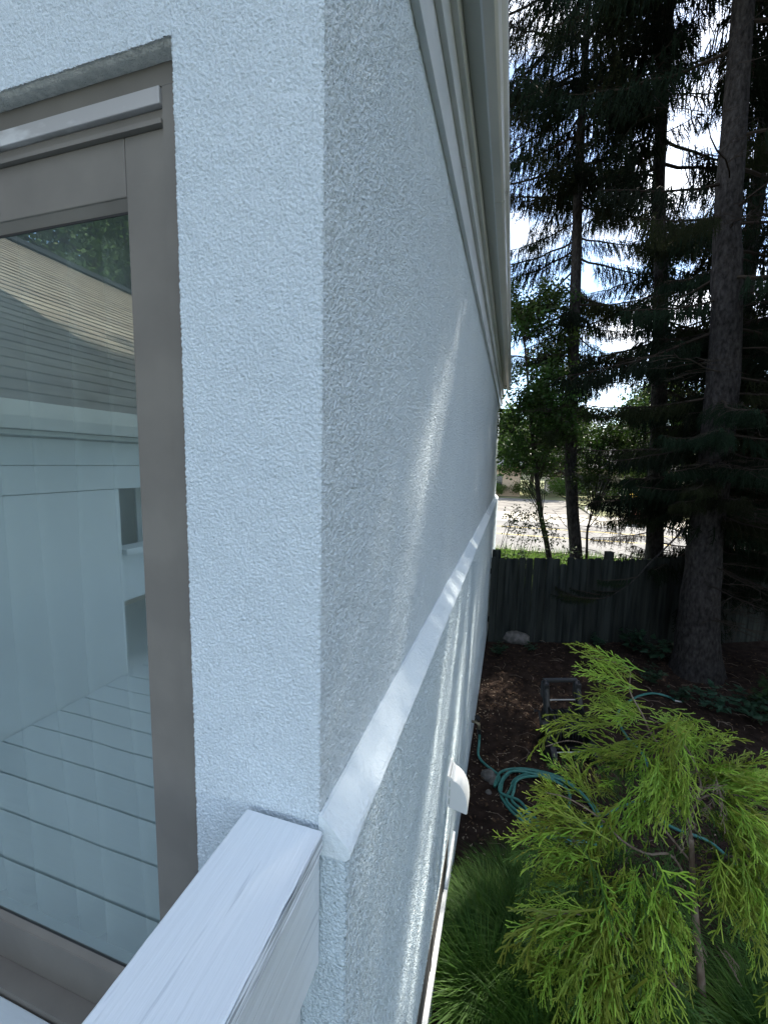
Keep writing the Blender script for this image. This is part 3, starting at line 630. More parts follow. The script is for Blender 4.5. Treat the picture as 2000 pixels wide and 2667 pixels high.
spruce('unseen tall spruce added to shade the side wall', [(6.6, 1.7, -.03), (6.6, 1.7, 6), (6.6, 1.8, 17)], [.26, .2, .04], [('live', 2.0, 16, 74, 1.3, .8, None)], seed=37)  # added out of view to block sky and darken the side wall
spruce('unseen tall spruce added to shade the side wall, nearest the deck', [(7.4, -1.8, -.03), (7.4, -1.8, 6), (7.4, -1.8, 17)], [.26, .2, .04], [('live', 1.5, 16, 74, 1.3, .8, None)], seed=38)  # second out-of-view tree, added for the same shade on the wall
spruce('young bushy spruce filling the gap right of the big trunk', [(3.75, 8.35, -.03), (3.75, 8.35, 2.5), (3.75, 8.35, 5.2)], [.07, .05, .01], [('live', .9, 5.0, 62, .85, .35, None)], seed=39)
spruce('young bushy spruce behind the fence near the right edge', [(5.3, 8.5, -.03), (5.3, 8.5, 2.5), (5.3, 8.5, 5.6)], [.07, .05, .01], [('live', .9, 5.4, 60, .9, .35, None)], seed=40)
# drooping bare bough reaching left from the big trunk, seen before the fence
random.seed(4)
bough = thing('fallen_bough', 'thin bough sagging before the fence left of the big trunk, green at its tip', 'branch', tuple(Pz(1760, 1420, 6.2)))
pts = [Pz(*q, 6.2) for q in ((1790, 1370), (1720, 1440), (1690, 1468), (1650, 1512), (1590, 1552), (1545, 1560), (1500, 1556))]
C = curve_pts(pts, 30); MB().tube(C, [.013 - .010 * k / 30 for k in range(31)], 6).obj('limb', 'bark', bough, smooth=True)
for k in range(9): put(SBs[k % 3], 'branch', bough, C[30 - k * 2], math.pi + U(-.7, .5), U(.16, .3), U(-.1, .3))

# ------------------------------------------------------------------ broad-leaved trees
def leaf_clump(seed, r, n_, ls, m, flat=.8, wood=True):
    rnd = random.Random(seed); v = []; f = []; mb = MB()
    cent = [Vector((rnd.gauss(0, .45), rnd.gauss(0, .45), rnd.gauss(0, .4 * flat))) * r for _ in range(9)]
    for c in cent: mb.tube([Vector((0, 0, -r * .6)), c * .5 + Vector((0, 0, -r * .15)), c], [r * .018, r * .012, r * .004], 3, False)
    n0 = len(mb.f)
    for k in range(n_):
        c = rnd.choice(cent); p = c + Vector((rnd.gauss(0, 1), rnd.gauss(0, 1), rnd.gauss(0, .75))) * r * .26
        a = Vector((rnd.gauss(0, 1), rnd.gauss(0, 1), rnd.gauss(0, .6) - .4)).normalized(); b = a.cross(Vector((rnd.gauss(0, 1), rnd.gauss(0, 1), rnd.gauss(0, 1)))).normalized()
        l_ = ls * rnd.uniform(.6, 1.25); i = len(mb.v)
        mb.v += [tuple(p), tuple(p + a * l_ * .45 + b * l_ * .3), tuple(p + a * l_), tuple(p + a * l_ * .45 - b * l_ * .3)]; mb.f.append((i, i + 1, i + 2, i + 3))
    me = mb.mesh('leaf_cluster', 'bark2'); me.materials.append(M[m]); me.polygons.foreach_set('material_index', [0] * n0 + [1] * (len(me.polygons) - n0)); me.update(); return me
LC = [leaf_clump(400 + i, .5, 420, .085, 'leaf') for i in range(4)]
FC = [leaf_clump(420 + i, 1.7, 1500, .24, 'leaflit') for i in range(3)] + [leaf_clump(430 + i, 1.7, 1500, .24, 'leaf') for i in range(3)]
random.seed(41)
def broad(label, pts, radii, clusters, protos, name='broadleaf_tree', s=(.8, 1.2), limbs=True, bark='bark2', group=None):
    root = thing(name, label, 'tree', tuple(pts[0]), group)
    mb, C = trunk_mesh(pts, radii, bark, rough=.04, n=10, seg=36); mb.obj('trunk', bark, root, smooth=True)
    for c in clusters:
        c = Vector(c)
        if limbs:
            p = at_z(C, max(C[0].z + .3, c.z - (c - C[-1]).length * .25 - .5)); mid = p.lerp(c, .55) + Vector((0, 0, -.05)); MB().tube([p, mid, c], [radii[-1] * .8, radii[-1] * .5, radii[-1] * .2], 5).obj('limb', bark, root)
        put(random.choice(protos), 'leaf_cluster', root, c, U(0, 6.28), U(*s), U(-.3, .3))
    return root
a = [Pz(*q, 8.2) for q in ((1432, 1500), (1428, 1440), (1410, 1350), (1402, 1290), (1393, 1200), (1382, 1080), (1372, 960), (1362, 850))]
cl = []
for k in range(54):
    px = U(1315, 1478); py = U(735, 1240) if px < 1440 else U(850, 1120); Y = U(7.6, 9.0); cl.append(Pz(px, py, Y))
broad('small crooked broadleaf tree growing behind the fence beside the house wall', [Vector((a[0].x + .02, 8.2, -.03))] + a, [.062, .058, .055, .05, .046, .04, .034, .02, .012], cl, LC, s=(.55, .95))
a = [Pz(*q, 8.4) for q in ((1527, 1452), (1530, 1380), (1545, 1330))]
broad('thin leafy sapling behind the fence just right of the slim spruce', [Vector((a[0].x, 8.4, -.03))] + a, [.03, .026, .022, .014], [Pz(U(1500, 1640), U(1120, 1315), U(8.2, 9.0)) for k in range(16)], LC, s=(.4, .75))
# across the road
far_lab = ['broad tree across the road nearest the house wall', 'broad tree across the road behind the slim spruce', 'broad tree across the road left of the middle spruce', 'broad tree across the road above the brick pillar',
           'broad tree across the road behind the big trunk', 'tall broad tree across the road at the right edge', 'pale broad tree far behind the driveway', 'low broad tree far back between the spruces']
fx = [(-1, 44, 8), (5.5, 47, 9), (12, 42, 10), (19, 45, 9.5), (27, 43, 11), (36, 44, 13), (3, 60, 10), (16, 64, 11)]
random.seed(51)
for i, (x, y, h) in enumerate(fx):
    cl = [(x + U(-1, 1) * 3.6 * math.sin(math.pi * min(1, max(.12, t))), y + U(-2, 2), 2.6 + t * (h - 3)) for t in [(k + .5) / 13 for k in range(13)]]
    broad(far_lab[i], [(x, y, -.03), (x + .1, y, h * .4), (x, y, h * .85)], [.28, .2, .07], cl, FC, s=(.8, 1.25), group='broadleaf trees across the road')

random.seed(52)
for i, (x, y, sc, lb) in enumerate(((-1.6, 40.8, .5, 'round bush before the tan house, nearest the wall'), (1.6, 41.0, .62, 'round bush at the corner of the tan house'), (5.0, 44.0, .7, 'wide bush left of the grey roofed house'), (9.5, 41.5, .6, 'wide bush before the garage of the grey roofed house'), (14, 40, .7, 'wide bush right of the driveway before the far lawn'))):
    root = thing('bush', lb, 'bush', (x, y, 0), 'bushes across the road'); put(FC[i % 6], 'leaf_cluster', root, (x, y, 1.0 * sc + .3), U(0, 6), sc, 0); put(FC[(i + 2) % 6], 'leaf_cluster', root, (x + 1.1, y + .3, .8 * sc + .2), U(0, 6), sc * .8, 0)
# houses across the road
hs = thing('far_house', 'tan walled house across the road beside the driveway', 'house', (-3, 44, 0))
MB().box(-10, 1.2, 42, 50, 0, 3.0).obj('wall', 'tanwall', hs)
MB().prism([(41.2, 2.9), (41.2, 3.05), (46, 5.4), (50.8, 3.05), (50.8, 2.9)], 'x', -10.5, 1.7).obj('roof', 'roofgrey', hs)
for x in (-8, -5, -1.8): w_ = MB().box(x, x + 1.3, 41.95, 41.999, 1, 2.1).obj('window', 'darkglass', hs); MB().box(x + .62, x + .68, 41.93, 41.949, 1, 2.1).obj('sash_bar', 'siding', w_)
hs = thing('far_house', 'grey roofed beige house with garage far behind the middle spruce', 'house', (14, 50, 0))
MB().box(4.5, 22, 50, 58, 0, 2.9).obj('wall', 'beigewall', hs)
MB().prism([(49.2, 2.8), (49.2, 2.95), (54, 6.0), (58.8, 2.95), (58.8, 2.8)], 'x', 4, 22.5).obj('roof', 'roofgrey', hs)
gd = MB().box(6, 10.5, 49.95, 49.998, 0, 2.3).obj('garage_door', 'greyplastic', hs)
for x in (12, 15, 18.5): w_ = MB().box(x, x + 1.4, 49.95, 49.998, .9, 2.1).obj('window', 'darkglass', hs); MB().box(x + .67, x + .73, 49.93, 49.949, .9, 2.1).obj('sash_bar', 'siding', w_)
# brick pillar with a flower box on the lawn edge
bpz = thing('brick_pillar', 'low red brown brick pillar topped with yellow flowers across the road', 'pillar', (7.1, 25.4, 0))
random.seed(8)
mb0 = MB().box(6.68, 7.52, 24.98, 25.8, 0, 1.28); mb0.obj('mortar_core', 'concrete', bpz)
brk = MB().box(0, .26, 0, .03, 0, .085).mesh('brick', 'brick')
for r_ in range(13):
    for c_ in range(3):
        link('brick', brk, bpz, loc=Vector((6.67 + c_ * .285 + (.0 if r_ % 2 else .02), 24.965, .02 + r_ * .098)) - bpz.location)
MB().box(6.6, 7.6, 24.9, 25.88, 1.28, 1.38).obj('cap', 'concrete', bpz)
mb = MB()
for k in range(160):
    p = Vector((U(6.7, 7.5), U(25, 25.8), U(1.4, 1.62))); a_ = Vector((U(-1, 1), U(-1, 1), U(-.3, 1))).normalized() * .09; b_2 = a_.orthogonal().normalized() * .05; mb.quad(p, p + a_ * .5 + b_2, p + a_, p + a_ * .5 - b_2)
mb.obj('flowers', 'flower', bpz)
mbx = thing('mailbox', 'dark mailbox on a post across the road, left of the brick pillar', 'mailbox', (6.1, 30.5, 0))
MB().box(6.05, 6.15, 30.45, 30.55, 0, 1.0).obj('post', 'bark2', mbx)
MB().prism([(5.85, 1.0), (6.35, 1.0), (6.35, 1.25), (6.27, 1.36), (6.1, 1.41), (5.93, 1.36), (5.85, 1.25)], 'y', 30.2, 30.8).obj('box', 'blackplastic', mbx)
# trees beyond the wing, mirrored in the door glass
random.seed(61)
RC = [leaf_clump(440 + i, 1.5, 3600, .12, 'leaflit' if i % 2 else 'leaf') for i in range(4)]
for i, (x, y, h, lb) in enumerate(((-9, -7, 12, 'tall broad tree beyond the shingle roof mirrored in the glass, left one'), (-13, -11, 14, 'tall broad tree beyond the shingle roof mirrored in the glass, farther one'), (-7.5, -12.5, 12, 'tall broad tree beyond the shingle roof mirrored in the glass, right one'))):
    cl = [(x + U(-3, 3), y + U(-3, 3), 4.5 + (h - 4) * (k + .5) / 22) for k in range(22)]
    broad(lb, [(x, y, -.03), (x + .1, y, h * .4), (x, y, h * .85)], [.3, .2, .07], cl, RC, s=(.8, 1.2), group='broadleaf trees mirrored in the glass')

# ------------------------------------------------------------------ weeds, vines
random.seed(71)
def leaf_bunch(seed, n_, h, r, ls, m, stem='twig'):
    rnd = random.Random(seed); mb = MB(); n_st = max(3, n_ // 7)
    st = []
    for k in range(n_st):
        a = rnd.uniform(0, 6.28); rr = r * rnd.uniform(.2, 1); e = Vector((math.cos(a) * rr, math.sin(a) * rr, h * rnd.uniform(.5, 1))); st.append(e); mb.tube([Vector((0, 0, 0)), e * .5 + Vector((0, 0, h * .12)), e], [.005, .004, .002], 3, False)
    n0 = len(mb.f)
    for k in range(n_):
        e = rnd.choice(st); t = rnd.uniform(.35, 1.05); p = e * t + Vector((rnd.gauss(0, .03), rnd.gauss(0, .03), h * .1 * math.sin(t * 3)))
        a = rnd.uniform(0, 6.28); d = Vector((math.cos(a), math.sin(a), rnd.uniform(-.5, .35))).normalized(); s_ = d.cross(Vector((rnd.uniform(-.3, .3), rnd.uniform(-.3, .3), 1))).normalized(); l_ = ls * rnd.uniform(.6, 1.3); n3 = d.cross(s_) * l_ * .08
        i = len(mb.v); mb.v += [tuple(p), tuple(p + d * l_ * .35 + s_ * l_ * .32 + n3), tuple(p + d * l_), tuple(p + d * l_ * .35 - s_ * l_ * .32 + n3), tuple(p + d * l_ * .5)]
        mb.f += [(i, i + 1, i + 2, i + 4), (i, i + 4, i + 2, i + 3)]
    me = mb.mesh('foliage', stem); me.materials.append(M[m]); me.polygons.foreach_set('material_index', [0] * n0 + [1] * (len(me.polygons) - n0)); me.update(); return me
WB = [leaf_bunch(500 + i, 90, .45, .4, .13, 'weed') for i in range(3)]
VB = [leaf_bunch(520 + i, 260, 1.62, .42, .075, 'leaflit') for i in range(3)]
wl = [('weedy plant low by the end of the house wall', 1300, 1715, .45), ('big leafed weed before the fence under the sagging bough', 1650, 1700, 1.0), ('big leafed weed right of the other one beside the big trunk base', 1715, 1725, .85),
      ('low weed patch before the flared trunk base', 1700, 1790, .6), ('low weed at the foot of the big trunk, nearest the camera', 1770, 1830, .6), ('weed behind the hose end in the dark', 1850, 1850, .7), ('weed at the right edge below the dark shrub', 1960, 1880, .8), ('small weed left of the big leafed weeds', 1560, 1690, .5), ('tiny weed beside the big rock', 1380, 1700, .3)]
for i, (lb, px, py, sc) in enumerate(wl):
    p = ground_pt(px, py); root = thing('weed', lb, 'plant', (p.x, p.y, soil_z(p.x, p.y)), 'weeds in the shady yard'); put(WB[i % 3], 'foliage', root, root.location, U(0, 6), sc)
vl = ['nearest the house wall', 'second from the house wall', 'third from the house wall', 'left of the crooked tree', 'between crooked tree and slim spruce', 'right of the slim spruce', 'left of the second fence post', 'right of the second fence post', 'left of the middle spruce']
for i, lb in enumerate(vl):
    x = .15 + i * .33; y = 7.25 + i * .1 + U(0, .3); root = thing('sunlit_weed', 'yellow green sunlit weeds over the fence top ' + lb, 'plant', (x, y, -.02), 'sunlit weeds behind the fence'); put(VB[i % 3], 'foliage', root, root.location, U(0, 6), 1, 0, U(.92, 1.06) * (1 if i < 5 else .93))
# verge grass tufts further out
mb = MB(); random.seed(72)
for k in range(9000):
    x = U(-.5, 9); y = U(8.4, 14.6); h = U(.12, .42); a = U(0, 6.28); w = .012; dx, dy = math.cos(a) * h * .4, math.sin(a) * h * .4
    i = len(mb.v); mb.v += [(x - w, y, -.015), (x + w, y, -.015), (x + dx, y + dy, h)]; mb.f.append((i, i + 1, i + 2))
tag(mb.obj('verge_grass', 'leaflit'), kind='stuff', label='sunlit rough grass between fence and road')
# arching twig with small leaves over the fence by the wall
tw = thing('bare_shrub', 'arching thin twigs with sparse small leaves behind the fence beside the wall', 'shrub', (.1, 7.9, 0)); random.seed(73)
for q in range(6):
    base = Vector((U(-.3, .6), 7.9, 0)); tip = Pz(U(1300, 1470), U(1375, 1440), 7.9); mid = Vector(((base.x + tip.x) / 2, 7.9 + U(-.2, .2), 1.9 + U(0, .4)))
    C = curve_pts([base, mid, tip], 14); MB().tube(C, [.009 - .0006 * k for k in range(15)], 4).obj('stem', 'twig', tw); mb = MB()
    for c in C[6:]:
        for k in range(7):
            e = c + Vector((U(-.16, .16), U(-.16, .16), U(-.2, .12))); mb.tube([c, e], [.002, .001], 3, False)
            for r_ in range(2): d = Vector((U(-1, 1), U(-1, 1), U(-1, .4))).normalized() * .05; s_ = d.orthogonal().normalized() * .016; mb.quad(e, e + d * .5 + s_, e + d, e + d * .5 - s_)
    mb.obj('foliage', 'leaf', tw)

# dark arborvitae shrubs at the right edge
AB = []
for sd_ in range(3):
    rnd = random.Random(600 + sd_); mb = MB()
    for k in range(1500):
        a = rnd.uniform(0, 6.28); z = rnd.random() ** .8; r = .62 * (1 - z * .75) * rnd.uniform(.55, 1.05); p = Vector((math.cos(a) * r, math.sin(a) * r, z * 1.5 + rnd.uniform(-.05, .05)))
        d = (Vector((math.cos(a), math.sin(a), .25 + rnd.uniform(-.6, .3)))).normalized(); s_ = d.cross(Vector((rnd.gauss(0, 1), rnd.gauss(0, 1), rnd.gauss(0, 1)))).normalized()
        l_ = rnd.uniform(.08, .17)
        for q in (-.35, 0, .35): e = p + (d + s_ * q).normalized() * l_; w = s_ * .010; i = len(mb.v); mb.v += [tuple(p), tuple(p.lerp(e, .55) + w), tuple(e), tuple(p.lerp(e, .55) - w)]; mb.f.append((i, i + 1, i + 2, i + 3))
    AB.append(mb.mesh('foliage', 'arbor'))
random.seed(74)
for i, (x, y, s_, lb) in enumerate(((3.75, 5.4, .62, 'dark feathery evergreen shrub right of the flared trunk'), (4.6, 5.9, .9, 'taller dark evergreen shrub at the right edge'), (4.3, 4.7, .6, 'dark evergreen shrub at the right edge, nearest the camera'))):
    root = thing('evergreen_shrub', lb, 'shrub', (x, y, 0), 'dark evergreen shrubs at right'); put(AB[i], 'foliage', root, (x, y, 0), U(0, 6), s_, 0); MB().tube([(x, y, -.02), (x, y, s_)], [.03, .01], 6).obj('stem', 'bark2', root)

# ------------------------------------------------------------------ ornamental grass clumps
def tuft(seed, n_, h, r):
    rnd = random.Random(seed); mb = MB()
    for k in range(n_):
        a = rnd.uniform(0, 6.28); r0_ = rnd.uniform(0, r * .55); hh = h * rnd.uniform(.55, 1.1); out = rnd.uniform(.15, 1) * r * 1.5; w = rnd.uniform(.0025, .0048)
        b = Vector((math.cos(a), math.sin(a), 0)); s_ = Vector((-b.y, b.x, 0)) * w; p0 = b * r0_; prev = None; tw_ = rnd.uniform(-.6, .6)
        for q in range(6):
            t = q / 5; c = p0 + b * out * t ** 1.7 + Vector((-b.y, b.x, 0)) * tw_ * out * .4 * t * t + Vector((0, 0, hh * (1.55 * t - .85 * t * t * (0.6 + out / r / 2)))); ss = s_ * (1 - .85 * t ** 2)
            i = len(mb.v); mb.v += [tuple(c - ss), tuple(c + ss)]
            if prev is not None: mb.f.append((prev, prev + 1, i + 1, i))
            prev = i
    return mb.mesh('blades', 'grassblade')
TU = [tuft(700 + i, 1100, .44, .38) for i in range(3)]
random.seed(75)
tl = [(.24, 1.95, .5, 'short green grass clump against the wall behind the window'), (.95, 1.75, .7, 'green grass clump in the middle under the cypress'), (.62, 1.25, .9, 'green grass clump low at the picture edge below the cypress'), (.46, 2.12, .62, 'green grass clump touching the hose coil, farthest from the camera'), (.36, 1.72, .8, 'arching green grass clump beside the basement window'), (.62, 1.66, 1.0, 'big green grass clump left of the cypress stem'), (.34, 1.42, .95, 'green grass clump at the foot of the wall, bottom of the picture'), (.78, 1.9, .7, 'green grass clump under the left cypress boughs'),
      (1.02, 1.52, .95, 'green grass clump right at the cypress stem foot'), (1.75, 1.62, 1.0, 'lighter grass clump right of the cypress stem'), (2.1, 1.9, 1.0, 'lighter grass clump at the bottom right corner')]
for i, (x, y, s_, lb) in enumerate(tl):
    root = thing('grass_clump', lb, 'grass', (x, y, soil_z(x, y) - .01), 'ornamental grass clumps along the wall'); put(TU[i % 3], 'blades', root, root.location, U(0, 6), s_, 0)

# ------------------------------------------------------------------ thread-leaf cypress
def spray(seed, Ls=.42, rad=.0026, m='cedar'):
    """loose spray of thread-like shoots, all leaning forward; x outward"""
    rnd = random.Random(seed); mb = MB(); P = []
    for k in range(8): t = k / 7; P.append(Vector((Ls * t * (1 - .12 * t), Ls * .10 * math.sin(t * 3 + seed), -Ls * .22 * t * t + .006 * rnd.uniform(-1, 1))))
    mb.tube(P, [rad * 1.15 * (1 - .25 * k / 7) for k in range(8)], 3, True)
    def pt(t): f = t * 7; i = min(int(f), 6); return P[i].lerp(P[i + 1], f - i), (P[i + 1] - P[i]).normalized()
    def shoot(p, o, l, dep, side):
        sag = Vector((0, 0, -.14 * l)); q1 = p + o * l * .5; q2 = p + o * l + sag + Vector((rnd.uniform(-1, 1), rnd.uniform(-1, 1), rnd.uniform(-1, 1))) * l * .06
        mb.tube([p, q1, q2], [rad, rad, rad * .85], 3, True)
        if dep and l > .03:
            n_ = max(1, int(l / .034)); sg = rnd.choice((-1, 1))
            for k in range(n_):
                u = (k + rnd.uniform(.4, .9)) / (n_ + .5); q = p.lerp(q1, u * 2) if u < .5 else q1.lerp(q2, u * 2 - 1); sg = -sg; w = o.cross(UP)
                w = w.normalized() if w.length > .05 else Vector((0, 1, 0))
                g_ = (o + w * sg * rnd.uniform(.35, .75) + Vector((0, 0, rnd.uniform(-.3, .3)))).normalized(); shoot(q, g_, l * rnd.uniform(.22, .5) * (1.15 - u * .6), dep - 1, sg)
    t = .10; side = 1
    while t < .97:
        p, d = pt(t); side = -side; l1 = Ls * (.34 * (1 - t) ** .8 + .07) * rnd.uniform(.4, 1.2)
        o = (d + Vector((0, side * rnd.uniform(.3, .7), rnd.uniform(-.3, .35)))).normalized(); shoot(p, o, l1, 2, side)
        t += rnd.uniform(.05, .11)
    return mb.mesh('spray', m)
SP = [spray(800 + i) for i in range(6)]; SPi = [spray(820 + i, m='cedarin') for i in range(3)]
cyp = thing('cypress_shrub', 'bright yellow green thread leaved cypress in the foreground', 'shrub', (1.5, 1.78, 0))
random.seed(82)
def limb(pxs, Ys, radii, nm='limb', n_=20):
    P = [Pz(px, py, Y) for (px, py), Y in zip(pxs, Ys)]; C = curve_pts(P, n_); MB().tube(C, list(np.interp(np.linspace(0, 1, n_ + 1), np.linspace(0, 1, len(radii)), [q_ * (.85 if nm == 'trunk' else .6) for q_ in radii])), 8).obj(nm, 'cedarbark', cyp, smooth=True); return C
g0 = ground_pt(1828, 2667)
tr_ = limb([(1830, 2667), (1826, 2560), (1815, 2440), (1806, 2330), (1802, 2250), (1800, 2185)], [1.77] * 6, [.026, .024, .022, .019, .017, .015], 'trunk')
L1 = limb([(1800, 2185), (1795, 2130), (1812, 2095), (1835, 2075), (1880, 2068), (1950, 2080), (2010, 2120)], [1.77, 1.78, 1.78, 1.8, 1.8, 1.78, 1.75], [.013, .012, .011, .01, .008, .006, .004])
L2 = limb([(1812, 2095), (1825, 2050), (1815, 2010), (1795, 1960), (1740, 1900), (1690, 1870)], [1.78, 1.8, 1.82, 1.85, 1.9, 1.9], [.010, .009, .008, .006, .005, .004])
L3 = limb([(1740, 1960), (1700, 1920), (1672, 1860), (1640, 1800), (1640, 1745), (1600, 1725), (1548, 1715)], [1.75, 1.76, 1.78, 1.8, 1.8, 1.8, 1.8], [.008, .008, .007, .006, .005, .004, .003])
L4 = limb([(1800, 2320), (1750, 2230), (1685, 2225), (1620, 2190), (1560, 2130), (1480, 2080), (1420, 2065)], [1.77, 1.7, 1.65, 1.6, 1.6, 1.6, 1.6], [.013, .011, .01, .008, .006, .005, .003])
L5 = limb([(1815, 2640), (1770, 2590), (1720, 2520), (1640, 2450), (1560, 2400), (1480, 2380), (1400, 2400)], [1.77, 1.65, 1.55, 1.5, 1.45, 1.45, 1.45], [.016, .014, .012, .009, .007, .005, .003])
L6 = limb([(1802, 2250), (1720, 2150), (1620, 2040), (1540, 1950), (1480, 1930), (1420, 1945)], [1.77, 1.8, 1.85, 1.9, 1.9, 1.88], [.010, .009, .008, .006, .004, .003])
L7 = limb([(1806, 2330), (1860, 2260), (1900, 2230), (1950, 2260), (2010, 2330)], [1.77, 1.72, 1.7, 1.68, 1.65], [.010, .009, .007, .005, .003])
def put_spray(p, tgt, sc, inner=False, roll=None, flip=0):
    """a spray at p heading toward tgt"""
    d = (Vector(tgt) - Vector(p)).normalized(); y = UP.cross(d); y = y.normalized() if y.length > .05 else Vector((0, 1, 0)); z = d.cross(y)
    m = Matrix(((d.x, y.x, z.x, 0), (d.y, y.y, z.y, 0), (d.z, y.z, z.z, 0), (0, 0, 0, 1))) @ Matrix.Rotation(U(-1.1, 1.1) if roll is None else roll, 4, 'X')
    m = Matrix.Translation(Vector(p) - cyp.location) @ m @ Matrix.Scale(sc, 4)
    link('spray', random.choice(SPi if inner else SP), cyp, mtx=m)
# leading sprays placed where the photo shows each bough ending (photo spot of root, of tip, depth)
lead = [((1650, 1790), (1500, 1690), 1.8, 2), ((1640, 1745), (1545, 1712), 1.8, 3), ((1650, 1820), (1540, 1775), 1.82, 3), ((1672, 1860), (1530, 1820), 1.8, 3), ((1640, 1900), (1440, 1850), 1.9, 1), ((1600, 1905), (1400, 1880), 1.9, 0), ((1500, 1870), (1375, 1960), 1.9, 1),
        ((1690, 1960), (1500, 1960), 1.8, 2), ((1700, 1930), (1560, 1920), 1.8, 2), ((1640, 2000), (1560, 1960), 1.8, 3), ((1560, 2100), (1460, 1970), 1.85, 2), ((1500, 2110), (1420, 2030), 1.8, 3), ((1520, 2140), (1385, 2080), 1.7, 4), ((1560, 2180), (1350, 2120), 1.65, 4),
        ((1540, 2230), (1345, 2215), 1.6, 4), ((1600, 2060), (1560, 1990), 1.8, 3), ((1480, 2300), (1350, 2320), 1.55, 4), ((1520, 2390), (1335, 2400), 1.45, 5), ((1480, 2440), (1340, 2500), 1.45, 4), ((1460, 2520), (1345, 2600), 1.4, 4), ((1700, 1870), (1840, 1900), 1.9, 4), ((1740, 1900), (1860, 1960), 1.9, 4),
        ((1800, 1960), (1900, 1900), 1.9, 2), ((1860, 2060), (1990, 1990), 1.85, 4), ((1880, 2070), (2010, 2050), 1.8, 5), ((1860, 2080), (2000, 2190), 1.75, 5), ((1900, 2120), (1990, 2260), 1.7, 4), ((1830, 2110), (1950, 2180), 1.8, 5), ((1740, 1960), (1760, 2080), 1.7, 5), ((1700, 1990), (1690, 2120), 1.68, 5), ((1760, 2000), (1780, 2150), 1.66, 4),
        ((1900, 2230), (1880, 2370), 1.65, 4), ((1940, 2260), (1960, 2420), 1.62, 5), ((1980, 2300), (2000, 2440), 1.6, 4), ((1880, 2240), (1830, 2320), 1.65, 2), ((1650, 2250), (1640, 2400), 1.5, 5), ((1700, 2280), (1720, 2440), 1.5, 6), ((1720, 2330), (1790, 2480), 1.5, 5), ((1660, 2380), (1700, 2540), 1.45, 5), ((1740, 2400), (1810, 2560), 1.5, 4),
        ((1600, 2300), (1560, 2450), 1.48, 5), ((1560, 2380), (1500, 2540), 1.42, 5), ((1620, 2480), (1560, 2640), 1.4, 5), ((1700, 2520), (1660, 2667), 1.4, 5), ((1520, 2500), (1440, 2640), 1.38, 4), ((1640, 1860), (1560, 1850), 1.8, 3), ((1780, 1900), (1690, 2020), 1.75, 5), ((1950, 2450), (1990, 2560), 1.6, 1)]
lead += [((1840, 2080), (1900, 1960), 1.85, 3), ((1800, 2060), (1830, 1930), 1.85, 3), ((1900, 2070), (1980, 1960), 1.85, 3), ((1950, 2090), (2050, 2090), 1.8, 4), ((1900, 2240), (1990, 2350), 1.68, 4), ((1560, 2420), (1400, 2560), 1.4, 5), ((1480, 2400), (1340, 2450), 1.42, 4), ((1600, 2520), (1480, 2680), 1.38, 5), ((1900, 2100), (2040, 2200), 1.78, 5), ((1900, 2050), (2040, 2000), 1.8, 3), ((1960, 2180), (2050, 2320), 1.7, 5), ((1700, 2060), (1600, 2150), 1.75, 4), ((1600, 2120), (1500, 2250), 1.65, 5), ((1540, 2240), (1430, 2290), 1.6, 4)]
for (r_, t_, Y, n_) in lead:
    for k in range(int(n_ * 1.9) + 1):
        j = 0 if k == 0 else 1
        a_ = Pz(r_[0] + j * U(-38, 38), r_[1] + j * U(-30, 30), Y + j * U(-.12, .12)); b_3 = Pz(t_[0] + j * U(-45, 45), t_[1] + j * U(-40, 40), Y + j * U(-.16, .16))
        put_spray(a_, b_3, (b_3 - a_).length / .40 * U(.9, 1.1))
DS = spray(850, m='cedarbark')
for k in range(34):   # long loose shoots breaking the outline
    t_ = random.choice([q for q in lead if q[1][1] < 2560]); dx, dy = t_[1][0] - t_[0][0], t_[1][1] - t_[0][1]
    a_ = Pz(t_[0][0] + .5 * dx + U(-20, 20), t_[0][1] + .5 * dy + U(-20, 20), t_[2]); b_3 = Pz(t_[1][0] + dx * U(.0, .28) + U(-30, 30), t_[1][1] + dy * U(-.2, .2) + U(-50, 35), t_[2] + U(-.1, .1)); put_spray(a_, b_3, max(.25, (b_3 - a_).length / .40))
for k in range(26):
    a_ = Pz(U(1450, 1900), U(2000, 2500), U(1.6, 1.8)); o_2 = link('dead_spray', DS, cyp, mtx=Matrix.Translation(a_ - cyp.location) @ Matrix.Rotation(U(0, 6.28), 4, 'Z') @ Matrix.Rotation(U(0, 1.2), 4, 'Y') @ Matrix.Scale(U(.35, .7), 4))
for k in range(40):   # lower right side
    a_ = Pz(U(1860, 1980), U(2180, 2330), U(1.62, 1.8)); put_spray(a_, a_ + Vector((U(-.25, .5), U(-.3, .3), U(-1, -.3))), U(.4, .8), R_() < .3)
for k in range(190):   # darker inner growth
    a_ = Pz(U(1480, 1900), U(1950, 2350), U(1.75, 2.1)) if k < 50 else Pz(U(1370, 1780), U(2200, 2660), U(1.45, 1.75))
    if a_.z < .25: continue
    put_spray(a_, a_ + Vector((U(-1, 1), U(-1, .6), U(-.8, .3))), U(.5, .9), True)

